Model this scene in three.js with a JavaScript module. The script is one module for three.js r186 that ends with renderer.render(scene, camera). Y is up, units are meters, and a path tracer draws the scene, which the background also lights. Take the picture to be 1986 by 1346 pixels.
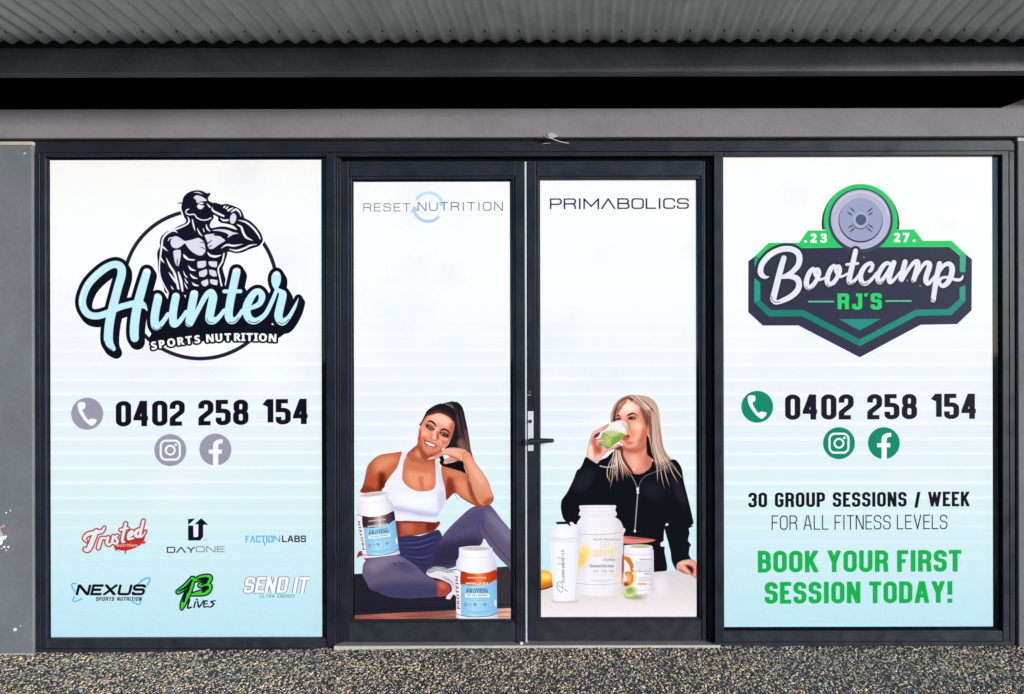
import * as THREE from 'three';
import { Sky } from 'three/addons/objects/Sky.js';
import { RoundedBoxGeometry } from 'three/addons/geometries/RoundedBoxGeometry.js';
import { mergeGeometries } from 'three/addons/utils/BufferGeometryUtils.js';
import { ImprovedNoise } from 'three/addons/math/ImprovedNoise.js';

// ---------- camera, sky, sun, exposure ----------
const scene = new THREE.Scene();
const W = 1986, H = 1346;                                   // proportions of the photograph
const FOCAL = 1400, PX = 1150, PY = 690, EYE = 1.455, DIST = 3.6, TILT = 0.0021;
const FULL_W = 2 * PX, FULL_H = 2 * PY;                     // a shifted lens: the picture is a crop of this wider one
const camera = new THREE.PerspectiveCamera(2 * Math.atan(FULL_H / 2 / FOCAL) * 180 / Math.PI, FULL_W / FULL_H, 0.05, 400);
camera.position.set(0, EYE, DIST); camera.rotation.set(0, 0, -TILT);
camera.setViewOffset(FULL_W, FULL_H, 0, 0, W, H);
camera.updateProjectionMatrix();
const sunDir = new THREE.Vector3(1.2, 0.45, 1).normalize();
const sky = new Sky(); sky.name = 'sky'; sky.scale.setScalar(300); sky.userData = { kind: 'structure' };
sky.material.uniforms.sunPosition.value.copy(sunDir); sky.material.uniforms.turbidity.value = 4; sky.material.uniforms.rayleigh.value = 1.2;
sky.material.uniforms.mieCoefficient.value = 0.004; if (sky.material.uniforms.cloudCoverage) { sky.material.uniforms.cloudCoverage.value = 0.25; sky.material.uniforms.cloudDensity.value = 0.4; }
scene.add(sky); scene.environmentIntensity = 0.3;
const sun = new THREE.DirectionalLight(new THREE.Color(1, 0.925, 0.855), 4.2); sun.name = 'sun';
sun.position.copy(sunDir).multiplyScalar(14); sun.target.position.set(-0.3, 1.2, 0); scene.add(sun, sun.target);
sun.castShadow = true; sun.shadow.radius = 8; sun.shadow.mapSize.set(4096, 4096);
Object.assign(sun.shadow.camera, { left: -5, right: 5, top: 4, bottom: -4, near: 1, far: 30 });
const renderer = new THREE.WebGLRenderer({ antialias: true }); renderer.setSize(W, H);
renderer.toneMapping = THREE.LinearToneMapping; renderer.toneMappingExposure = 0.96;
renderer.shadowMap.enabled = true; renderer.shadowMap.type = THREE.PCFSoftShadowMap;
// ---------- drawing helpers for the printed window films (flat vinyl print) ----------
function rng(seed) { let s = seed >>> 0; return () => { s = (s + 0x6d2b79f5) | 0; let t = Math.imul(s ^ (s >>> 15), 1 | s); t = (t + Math.imul(t ^ (t >>> 7), 61 | t)) ^ t; return ((t ^ (t >>> 14)) >>> 0) / 4294967296; }; }
const pts = (s) => s.trim().split(/\s+/).map((p) => p.split(',').map(Number));
function at(g, x0, y0, s, fn) { g.save(); g.translate(x0, y0); g.scale(1 / s, 1 / s); fn(g); g.restore(); }
function pathSmooth(g, P, closed, k = 1) {           // Catmull-Rom through the points
  const n = P.length, q = (i) => (closed ? P[(i + n) % n] : P[Math.max(0, Math.min(n - 1, i))]);
  g.moveTo(P[0][0], P[0][1]);
  for (let i = 0; i < (closed ? n : n - 1); i++) {
    const a = q(i - 1), b = q(i), c = q(i + 1), d = q(i + 2);
    g.bezierCurveTo(b[0] + (c[0] - a[0]) / 6 * k, b[1] + (c[1] - a[1]) / 6 * k, c[0] - (d[0] - b[0]) / 6 * k, c[1] - (d[1] - b[1]) / 6 * k, c[0], c[1]);
  }
  if (closed) g.closePath();
}
function blob(g, s, fill, k = 1) { g.beginPath(); pathSmooth(g, pts(s), true, k); g.fillStyle = fill; g.fill(); }
function poly(g, s, fill) { g.beginPath(); pts(s).forEach((p, i) => (i ? g.lineTo(p[0], p[1]) : g.moveTo(p[0], p[1]))); g.closePath(); g.fillStyle = fill; g.fill(); }
function line(g, s, w, color, cap = 'round') { g.beginPath(); pathSmooth(g, pts(s), false); g.lineWidth = w; g.lineCap = cap; g.lineJoin = 'round'; g.strokeStyle = color; g.stroke(); }
function soft(g, s, color, blur, scale = 1) {         // a soft-edged tone inside the current clip
  g.save(); const m = g.getTransform(); g.filter = 'blur(' + (blur * scale * Math.hypot(m.a, m.b)).toFixed(2) + 'px)'; blob(g, s, color); g.restore();
}
function clipTo(g, s, fn) { g.save(); g.beginPath(); pathSmooth(g, pts(s), true); g.clip(); fn(); g.restore(); }
function brush(g, s, color, extra = 0, dx = 0, dy = 0) {   // x,y,width ... : a pen stroke whose width changes along the way
  const P = pts(s), n = P.length, q = (i) => P[Math.max(0, Math.min(n - 1, i))];
  g.fillStyle = color; g.strokeStyle = color; g.lineCap = 'round';
  let last = null;
  for (let i = 0; i < n - 1; i++) {
    const a = q(i - 1), b = q(i), c = q(i + 1), d = q(i + 2), m = 14;
    for (let j = 0; j <= m; j++) {
      const t = j / m, v = [0, 1, 2].map((k) => 0.5 * (2 * b[k] + (c[k] - a[k]) * t + (2 * a[k] - 5 * b[k] + 4 * c[k] - d[k]) * t * t + (3 * b[k] - a[k] - 3 * c[k] + d[k]) * t * t * t));
      if (last) { g.lineWidth = Math.max(1, (v[2] + last[2]) / 2 + extra * 2); g.beginPath(); g.moveTo(last[0] + dx, last[1] + dy); g.lineTo(v[0] + dx, v[1] + dy); g.stroke(); }
      last = v;
    }
  }
}
function taper(g, s, w, color) {                      // pointed at both ends
  const P = pts(s), n = P.length;
  brush(g, P.map((p, i) => p[0] + ',' + p[1] + ',' + w * (i === 0 || i === n - 1 ? 0.12 : 1)).join(' '), color);
}
// a squarish stroke alphabet: centre lines in a unit box, a third value rounds that corner; the first entry is the width factor
const GLYPHS = {
  '0': [1, ['c', '0,0,1 1,0,1 1,1,1 0,1,1']], O: [1.02, ['c', '0,0,1 1,0,1 1,1,1 0,1,1']],
  '1': [0.74, ['o', '0,.2 .62,.0 .98,-.12 .98,1']], '2': [0.98, ['o', '0,.3 0,0,1 1,0,1 1,.42,1 0,.76,1 0,1 1,1']],
  '3': [0.98, ['o', '0,.26 0,0,1 1,0,1 1,.47,1 .38,.47'], ['o', '.5,.47 1,.47,1 1,1,1 0,1,1 0,.74']],
  '4': [1.06, ['o', '.74,1.1 .74,-.1'], ['o', '.62,-.1 .0,.72 1.1,.72']], '5': [0.98, ['o', '1,0 0,0 0,.42 1,.42,1 1,1,1 0,1,1 0,.74']],
  '7': [0.95, ['o', '0,0 1,0 .3,1.1']], '8': [1, ['c', '.05,0,1 .95,0,1 .95,.47,1 .05,.47,1'], ['c', '0,.47,1 1,.47,1 1,1,1 0,1,1']],
  A: [1.1, ['o', '-.02,1.12 .44,-.1 .56,-.1 1.02,1.12'], ['o', '.2,.7 .8,.7']],
  B: [1, ['o', '.6,.48 0,.48 0,0 .94,0,1 .94,.48,1 .5,.48'], ['o', '.5,.48 1,.48,1 1,1,1 0,1 0,.4']],
  C: [0.98, ['o', '1,.3 1,0,1 0,0,1 0,1,1 1,1,1 1,.7']], D: [1.02, ['c', '0,0 1,0,1 1,1,1 0,1']],
  E: [0.86, ['o', '1.5,0 0,0 0,1 1.5,1'], ['o', '0,.48 .98,.48']], F: [0.84, ['o', '1.5,0 0,0 0,1.5'], ['o', '0,.5 .96,.5']],
  G: [1.02, ['o', '1,.28 1,0,1 0,0,1 0,1,1 1,1,1 1,.54 .55,.54']], I: [0.3, ['o', '.5,-.1 .5,1.1']],
  J: [0.9, ['o', '.3,0 1,0 1,1,1 0,1,1 0,.68']], K: [1.04, ['o', '0,-.1 0,1.1'], ['o', '1,-.12 .2,.56'], ['o', '.34,.4 1.02,1.12']],
  L: [0.84, ['o', '0,-.5 0,1 1.5,1']], M: [1.28, ['o', '0,1.1 0,0 .5,.78 1,0 1,1.1']], N: [1.04, ['o', '0,1.1 0,-.1'], ['o', '1,1.1 1,-.1'], ['o', '-.02,-.12 1.02,1.12']],
  P: [0.98, ['o', '0,1.1 0,0 1,0,1 1,.56,1 0,.56']], R: [1.02, ['o', '0,1.1 0,0 1,0,1 1,.52,1 0,.52'], ['o', '.45,.52 .92,.52,1 1,1.1']],
  S: [0.98, ['o', '1,.27 1,0,1 0,0,1 0,.47,1 1,.47,1 1,1,1 0,1,1 0,.73']], T: [0.92, ['o', '-.5,0 1.5,0'], ['o', '.5,0 .5,1.5']],
  U: [1.02, ['o', '0,-.1 0,1,1 1,1,1 1,-.1']], V: [1.04, ['o', '-.02,-.12 .5,1 1.02,-.12']], W: [1.5, ['o', '-.02,-.12 .25,1 .5,.1 .75,1 1.02,-.12']],
  X: [1.04, ['o', '-.02,-.1 1.02,1.1'], ['o', '1.02,-.1 -.02,1.1']], Y: [1.04, ['o', '-.02,-.12 .5,.55 1.02,-.12'], ['o', '.5,.5 .5,1.1']],
  '/': [0.7, ['o', '0,1.2 1,-.1']], '!': [0.3, ['o', '.5,-.1 .5,.66'], ['o', '.5,.88 .5,1.12']], '-': [0.6, ['o', '.0,.5 1,.5']], ' ': [0.5], '^': [1.2, ['o', '-.02,1.1 .5,0 1.02,1.1']],
  "'": [0.3, ['o', '.9,-.1 .2,.24']], '.': [0.25, ['o', '.5,.86 .5,1.12']],
};
// fits a line of the alphabet between x0 and x1; st: w glyph width / height, tx, ty stroke thickness / height, gap, r corner radius, slant
function lettering(g, text, x0, x1, y0, y1, color, st, stroke, strokeW) {
  const H = y1 - y0, adv = [...text].map((c) => (c === ' ' ? (st.space ?? 0.34) : st.w * GLYPHS[c][0] * (st.only?.[c] ?? 1) + (GLYPHS[c][0] < 0.32 ? Math.max(0, st.tx * 1.06 - st.w * GLYPHS[c][0]) : 0)));
  const total = adv.reduce((a, b) => a + b, 0) + st.gap * (text.length - 1), k = (x1 - x0) / (total * H);
  let x = 0;
  g.save(); g.translate(x0, y0); g.transform(k, 0, -(st.slant ?? 0) * 1, 1, (st.slant ?? 0) * H, 0); g.scale(H, H);
  [...text].forEach((c, i) => {
    const w = adv[i], tx = st.tx / k * (st.keep ?? 1), ty = st.ty, q = tx / ty;   // draw with the thickness of the horizontals, stretched so that stems get theirs
    if (c !== ' ') {
      g.save(); g.translate(x, 0);
      const ce = stroke ? strokeW * 1.1 : 0; g.beginPath(); g.rect(-ce, -ce, w + 2 * ce, (c === '/' ? 1.15 : 1) + 2 * ce); g.clip();
      g.scale(q, 1); g.lineJoin = 'miter'; g.miterLimit = stroke ? 2.2 : 10; g.lineCap = 'butt';
      const W = w / q, X = (u) => ty / 2 + u * (W - ty), Y = (v) => ty / 2 + v * (1 - ty);
      for (const pass of stroke ? [1, 0] : [0]) {
        for (const [kind, s] of GLYPHS[c].slice(1)) {
          const P = pts(s).map(([u, v, r]) => [X(u), Y(v), r ? (st.r ?? 0.2) * (r) : 0]), n = P.length;
          g.beginPath();
          if (kind === 'c') { g.moveTo((P[0][0] + P[n - 1][0]) / 2, (P[0][1] + P[n - 1][1]) / 2); for (let j = 0; j < n; j++) { const a = P[j], b = P[(j + 1) % n]; g.arcTo(a[0], a[1], (a[0] + b[0]) / 2, (a[1] + b[1]) / 2, Math.min(a[2], Math.abs(P[1][0] - P[0][0]) / 2, 0.22)); } g.closePath(); }
          else { g.moveTo(P[0][0], P[0][1]); for (let j = 1; j < n - 1; j++) { const a = P[j], b = P[j + 1]; if (a[2]) g.arcTo(a[0], a[1], b[0], b[1], Math.min(a[2], Math.hypot(b[0] - a[0], b[1] - a[1]) / 2, Math.hypot(P[j - 1][0] - a[0], P[j - 1][1] - a[1]) / (j === 1 ? 1.05 : 2))); else g.lineTo(a[0], a[1]); } g.lineTo(P[n - 1][0], P[n - 1][1]); }
          g.strokeStyle = pass ? stroke : color; g.lineWidth = ty + (pass ? strokeW * 2 : 0); g.stroke();
        }
      }
      g.restore();
    }
    x += w + st.gap;
  });
  g.restore();
}
const BOLD = { w: 0.58, tx: 0.225, ty: 0.17, gap: 0.085, r: 0.2, space: 0.22 };
const LIGHT = { w: 0.6, tx: 0.075, ty: 0.07, gap: 0.14, r: 0.24, space: 0.2 };
function word(g, text, x0, x1, base, cap, color, font = 'bold 100px sans-serif', slant = 0, stroke, sw) {   // a stock typeface stretched between x0 and x1 with the given capital height
  g.save(); g.font = font; const m = g.measureText(text).width, ch = font.includes('serif') && !font.includes('sans') ? 72 : 71.5;
  g.translate(x0, base); g.transform(1, 0, -slant, 1, 0, 0); g.scale((x1 - x0) / m, cap / ch);
  if (stroke) { g.strokeStyle = stroke; g.lineWidth = sw; g.lineJoin = 'round'; g.strokeText(text, 0, 0); }
  g.fillStyle = color; g.fillText(text, 0, 0); g.restore();
}
function filmGround(g, x0, x1, y0, y1, seed) {        // white to pale blue with paler horizontal bands
  const G = g.createLinearGradient(0, 300, 0, 1240);
  for (const [t, c] of [[0, '#fdfdfe'], [0.3, '#fafafc'], [0.44, '#f3f5f8'], [0.58, '#e8f2f4'], [0.74, '#d9eff2'], [0.88, '#cbeaf1'], [1, '#bee5f1']]) G.addColorStop(t, c);
  g.fillStyle = G; g.fillRect(x0 - 20, y0 - 20, x1 - x0 + 40, y1 - y0 + 40);
  const r = rng(seed);
  for (let i = 0; i < 26; i++) { const x = x0 + r() * (x1 - x0), y = 320 + r() * 620, q = 30 + r() * 60, R = g.createRadialGradient(x, y, 0, x, y, q), c = ['240,240,248', '255,255,255', '247,243,247', '236,243,247'][i % 4]; R.addColorStop(0, `rgba(${c},${0.35 + r() * 0.3})`); R.addColorStop(1, `rgba(${c},0)`); g.fillStyle = R; g.fillRect(x - q, y - q, q * 2, q * 2); }
  for (let i = -2; i < 16; i++) {
    const y = 650 + i * 28.6 + (r() - 0.5) * 2, a = Math.max(0, Math.min(1, (i + 2) / 4)) * (i > 10 ? Math.max(0, 1 - (i - 10) / 6) : 1);
    const S = g.createLinearGradient(0, y - 4, 0, y + 25);
    S.addColorStop(0, 'rgba(255,255,255,0)'); S.addColorStop(0.1, `rgba(255,255,255,${0.44 * a})`); S.addColorStop(0.24, `rgba(255,255,255,${0.36 * a})`);
    S.addColorStop(0.32, `rgba(214,226,232,${0.14 * a})`); S.addColorStop(0.9, `rgba(225,235,245,${0.1 * a})`); S.addColorStop(1, 'rgba(255,255,255,0)');
    g.fillStyle = S; g.fillRect(x0 - 20, y - 4, x1 - x0 + 40, 29);
  }
}
function socialIcons(g, color, white, phone, insta, fb, rad) {
  const disc = ([x, y]) => { g.beginPath(); g.arc(x, y, rad, 0, 7); g.fillStyle = color; g.fill(); };
  disc(phone);
  at(g, phone[0], phone[1], 3.747 * 31 / rad, (h) => {
    blob(h, '-70,-62 -58,-82 -24,-84 -12,-70 -16,-40 -32,-32 -30,-14 -6,28 12,46 24,36 66,42 66,60 44,84 22,86 -20,48 -58,-12', white, 0.8);
  });
  disc(insta);
  at(g, insta[0], insta[1], 31 / rad, (h) => {
    h.strokeStyle = white; h.lineWidth = 4.2; h.beginPath(); h.roundRect(-18.5, -18.5, 37, 37, 10.5); h.stroke();
    h.beginPath(); h.arc(0, 0, 8.6, 0, 7); h.lineWidth = 4; h.stroke(); h.fillStyle = white; h.beginPath(); h.arc(10.6, -10.4, 2.6, 0, 7); h.fill();
  });
  disc(fb);
  at(g, fb[0], fb[1], 31 / rad, (h) => {
    h.save(); h.beginPath(); h.arc(0, 0, 31.5, 0, 7); h.clip();
    h.fillStyle = white; h.fillRect(-13, 0, 25.5, 8.2); h.beginPath(); h.moveTo(-4.6, 34); h.lineTo(-4.6, -6); h.bezierCurveTo(-4.6, -16, 2, -20.5, 14.5, -20); h.lineTo(14.5, -12); h.bezierCurveTo(8, -12.4, 5.6, -10.5, 5.6, -6); h.lineTo(5.6, 34); h.fill(); h.restore();
  });
}
// ---------- film of the left window ----------
const INK = '#14121f';
function hunterLogo(g) {
  at(g, 130, 350, 3.739, () => {                       // ring
    g.beginPath(); g.ellipse(967, 755, 553, 537, 0, 0, 7); g.fillStyle = '#fbfaff'; g.fill(); g.lineWidth = 27; g.strokeStyle = '#25202f'; g.stroke();
  });
  // the drinking man, black with pale lights
  const W = '#f2f0fa', L = '#e0ddec';
  at(g, 300, 355, 8.413, () => {
    const body = '460,300 480,225 560,152 680,118 780,130 860,168 915,160 905,205 876,240 890,292 960,325 1000,322 1100,352 1170,340 1300,378 1400,428 1445,500 1475,575 1560,620 1660,712 1740,822 1770,912 1762,962 1700,1032 1560,1080 1440,1132 1330,1146 1200,1122 1172,1200 1130,1346 1111,1383 1140,1500 1160,1570 1150,1640 1111,1740 700,1830 213,1801 150,1690 103,1570 60,1416 55,1272 44,1173 56,1105 92,1030 88,964 110,880 190,800 280,765 400,700 490,660 520,612 490,560 462,480 440,400';
    g.beginPath(); pathSmooth(g, pts(body), true, 0.8); g.strokeStyle = '#fcfbff'; g.lineWidth = 50; g.stroke();
    blob(g, body, '#141428', 0.8);
    poly(g, '368,338 410,318 470,316 470,356 440,334', '#141428');
    blob(g, '965,520 1040,560 1040,610 1090,650 1200,670 1290,700 1350,765 1180,715 1060,712 930,735 905,690 925,630 968,575', '#fcfbff', 0.7);   // the gap between chin and forearm
    blob(g, '640,240 690,198 760,215 830,255 857,292 760,303 712,325 690,320 680,275', L, 0.7);
    taper(g, '640,152 720,155 800,188', 14, W);
    g.beginPath(); g.ellipse(766, 331, 40, 15, 0, 0, 7); g.fillStyle = W; g.fill();
    blob(g, '700,372 722,345 755,358 820,376 792,402 780,422 740,426 704,402', W, 0.8);
    blob(g, '850,328 915,376 912,412 880,380', W, 0.7);
    line(g, '560,425 520,448 520,492 575,516 650,512 700,570 780,603 860,600 922,570', 20, W);
    brush(g, '945,398,12 955,448,30 1040,498,34 1132,540,28', W);
    brush(g, '1160,375,14 1138,398,26', W); brush(g, '1205,385,14 1178,415,28', W); brush(g, '1280,408,16 1206,448,34', W); brush(g, '1258,474,18 1330,432,34 1392,482,24 1412,545,10', W);
    g.save(); g.translate(1285, 582); g.rotate(0.2); g.beginPath(); g.ellipse(0, 0, 52, 86, 0, 0, 7); g.fillStyle = L; g.fill(); g.restore();
    brush(g, '1080,578,10 1130,610,30 1200,606,30', W);
    brush(g, '1375,608,10 1500,645,28 1620,745,32 1700,852,26 1728,922,10', W); brush(g, '1352,680,12 1418,722,34 1450,810,36 1500,888,34 1600,938,10', W);
    brush(g, '620,595,16 640,690,26 664,782,6', W); brush(g, '700,740,10 740,820,24 786,866,6', W); brush(g, '848,676,10 862,740,28 906,786,12', W); brush(g, '795,745,14 815,796,14', W);
    blob(g, '955,778 965,765 1080,752 1200,768 1278,800 1372,824 1280,845 1188,898 1212,850 1160,812 1060,786', L, 0.6);
    blob(g, '264,960 290,892 350,866 420,896 500,944 620,922 720,896 800,950 826,1030 832,1110 790,1172 730,1182 640,1140 560,1070 498,988 450,1022 380,1062 310,1056 272,1012', L, 0.9);
    taper(g, '735,962 780,968 822,985', 12, '#141428'); taper(g, '750,1046 790,1058 828,1075', 12, '#141428'); taper(g, '520,1010 535,1060 560,1105', 12, '#141428');
    taper(g, '218,955 250,900 315,886', 18, W);
    blob(g, '820,856 900,833 990,830 958,854 1060,868 1120,905 1156,942 1060,1002 960,1072 902,1076 880,1050 868,1010 872,980', L, 0.7);
    taper(g, '868,998 900,965 945,932', 16, '#141428'); taper(g, '880,1060 915,1030 942,1008', 14, '#141428');
    brush(g, '1092,1064,8 1180,1012,30 1300,1024,30 1440,998,6', W); brush(g, '1222,1078,8 1340,1104,30 1480,1062,28 1560,1022,24 1672,1002,6', W);
    // strip of light down the outer shoulder and arm
    brush(g, '540,552,10 566,600,24 548,658,26 450,714,26 320,764,30 205,824,34 140,905,28 124,990,30 112,1085,30 98,1200,24 84,1300,22 80,1416,22 102,1548,22 158,1669,22 224,1790,24', W);
    taper(g, '300,790 340,785 380,812', 22, W); taper(g, '112,1000 160,1060 222,1116', 26, W); taper(g, '92,1180 120,1250 166,1308', 26, W);
  });
  at(g, 290, 450, 7.638, () => {
    blob(g, '355,292 400,264 462,266 470,340 456,425 430,512 415,470 404,506 376,430', L, 0.5);
    taper(g, '422,392 414,440 412,500', 14, '#141428');
    blob(g, '505,325 535,346 590,394 685,409 640,426 560,412 508,370', W, 0.6);
    brush(g, '866,302,10 900,345,30 980,364,34 1064,342,8', W);
    for (const s of ['716,440 835,428 842,500 800,528 720,532', '882,436 1002,440 996,522 930,516 886,488', '738,590 848,550 858,620 815,664 745,658', '890,558 980,576 1002,652 940,658 894,622', '768,738 862,698 876,770 832,808 788,790', '902,702 1008,716 1006,788 940,778 904,752']) blob(g, s, L, 0.45);
    for (const s of ['575,492 620,552 694,572', '602,618 650,670 720,692', '632,745 670,782 736,796']) taper(g, s, 30, W);
    for (const s of ['503,568 530,640 574,684', '522,680 548,730 580,762', '518,742 545,805 572,848', '322,792 340,830 366,862']) taper(g, s, 18, W);
    brush(g, '250,378,4 300,490,30 368,600,34 404,720,36 432,852,30', W); brush(g, '290,598,8 335,660,26 390,742,30', W); brush(g, '430,592,16 468,720,40 492,872,26', W);
    line(g, '1108,320 1082,440 1022,545 1042,660 1072,800', 24, W);
    line(g, '1150,320 1110,440 1062,548 1086,660 1112,740', 20, '#141428');
  });
  // the script name: dark body with a drop, then the pale blue letters
  const c4 = (h, color, e, dx, dy) => at(h, 130, 490, 6.117, () => {
    brush(h, '955,690,6 925,640,46 880,612,88 800,604,80 700,625,72 600,655,76 470,720,80 350,750,80 255,728,84 195,645,86 190,530,86 265,360,88 425,205,90 560,138,84 640,170,96 650,260,100 605,420,100 545,650,104 505,840,106 492,1000,106 505,1080,96 555,1140,50', color, e * 1.047, dx, dy);
    brush(h, '950,230,92 890,430,104 840,620,106 808,800,106 798,940,106 804,1012,96', color, e * 1.047, dx, dy);
  });
  const c5 = (h, color, e, dx, dy) => at(h, 270, 510, 5.841, () => {
    for (const s of [
      '195,372,40 215,400,90 190,520,94 175,640,94 192,715,92 250,690,56 330,580,50', '418,380,88 388,540,90 385,650,88 402,690,84 460,660,54 535,555,48', '625,352,92 592,520,90 565,680,84',
      '585,690,56 680,512,56 755,375,62 812,330,70 836,370,92 835,420,96 810,540,96 798,630,94 830,655,84 890,630,54 965,540,48', '1106,100,90 1062,300,92 1026,480,92 1016,600,92 1045,650,86 1100,638,54 1172,540,46',
      '965,323,44 1150,322,44', '1272,512,44 1365,462,62 1394,375,74 1352,322,66 1290,360,78 1225,480,92 1222,580,90 1262,645,84 1330,655,66 1432,580,52 1510,430,48 1562,300,40', '1560,125,60 1556,160,104 1552,215,100 1556,290,44 1615,335,60 1628,370,88 1598,500,92 1580,610,92 1622,670,82 1692,622,50 1762,505,36 1806,402,6',
    ]) brush(h, s, color, e, dx, dy);
  });
  for (let t = 0; t <= 1; t += 0.25) { c4(g, '#100f1c', 42, 30 * t, 48 * t); c5(g, '#100f1c', 41, 32 * t, 52 * t); }
  at(g, 130, 490, 6.117, () => { poly(g, '500,370 510,380 440,630 320,670 350,560 420,450', '#fbfaff'); blob(g, '660,810 690,815 685,900 690,1050 640,1130 632,1060 642,930', '#fbfaff', 0.6); });
  at(g, 270, 510, 5.841, () => poly(g, '100,870 150,905 1000,880 1560,866 1640,812 1640,740 1000,560 200,700', '#100f1c'));
  c4(g, '#c5eefb', 0, 0, 0); c5(g, '#c5eefb', 0, 0, 0);
  at(g, 130, 490, 6.117, () => {                       // paler caps and small ink accents
    line(g, '165,620 168,520 235,375 400,205 470,160', 12, '#effbff'); brush(g, '935,212,40 968,222,40', '#f0fbff'); brush(g, '1060,520,34 1110,530,34', '#f0fbff'); brush(g, '1285,498,26 1310,506,26', '#f0fbff');
    line(g, '448,1050 460,1095 495,1130 540,1152', 7, INK); line(g, '1020,880 1050,910 1090,905 1125,870', 7, INK);
  });
  at(g, 270, 510, 5.841, () => {
    for (const s of ['768,625 780,660 815,678 845,676', '1015,668 1050,678 1095,660 1130,622', '1235,655 1280,675 1330,672 1362,655', '1575,672 1615,690 1660,675 1700,640', '528,680 550,702 575,712']) line(g, s, 7, INK);
    brush(g, '600,338,24 655,332,24', '#effbff'); brush(g, '1075,88,26 1135,82,26', '#effbff'); brush(g, '1540,122,30 1580,120,30', '#effbff'); brush(g, '800,312,24 850,330,24', '#effbff'); brush(g, '1320,308,18 1385,312,18', '#effbff');
  });
  at(g, 270, 510, 5.841, () => {                       // SPORTS NUTRITION on its bend
    const T = [...'SPORTS NUTRITION'], xs = [175, 262, 370, 472, 568, 662, 0, 805, 906, 1006, 1108, 1180, 1250, 1322, 1402, 1510];
    for (const pass of [1, 0]) T.forEach((c, i) => {
      if (c === ' ') return;
      const x = xs[i], u = (x - 1150) / 1000, y = 882 + u * u * 98 + (u > 0 ? u * -6 : 0), a = -Math.atan(-u * 0.196);
      g.save(); g.translate(x, y); g.rotate(-Math.abs(u) * 0.2 * (u < 0 ? 1 : -0.5)); g.font = 'bold 118px sans-serif'; g.textAlign = 'center'; g.scale(1.12, 1);
      if (pass) { g.strokeStyle = '#100f1c'; g.lineWidth = 46; g.lineJoin = 'round'; g.strokeText(c, 0, 0); } else { g.fillStyle = '#ffffff'; g.fillText(c, 0, 0); g.strokeStyle = '#fff'; g.lineWidth = 5; g.strokeText(c, 0, 0); }
      g.restore();
    });
  });
}
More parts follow.
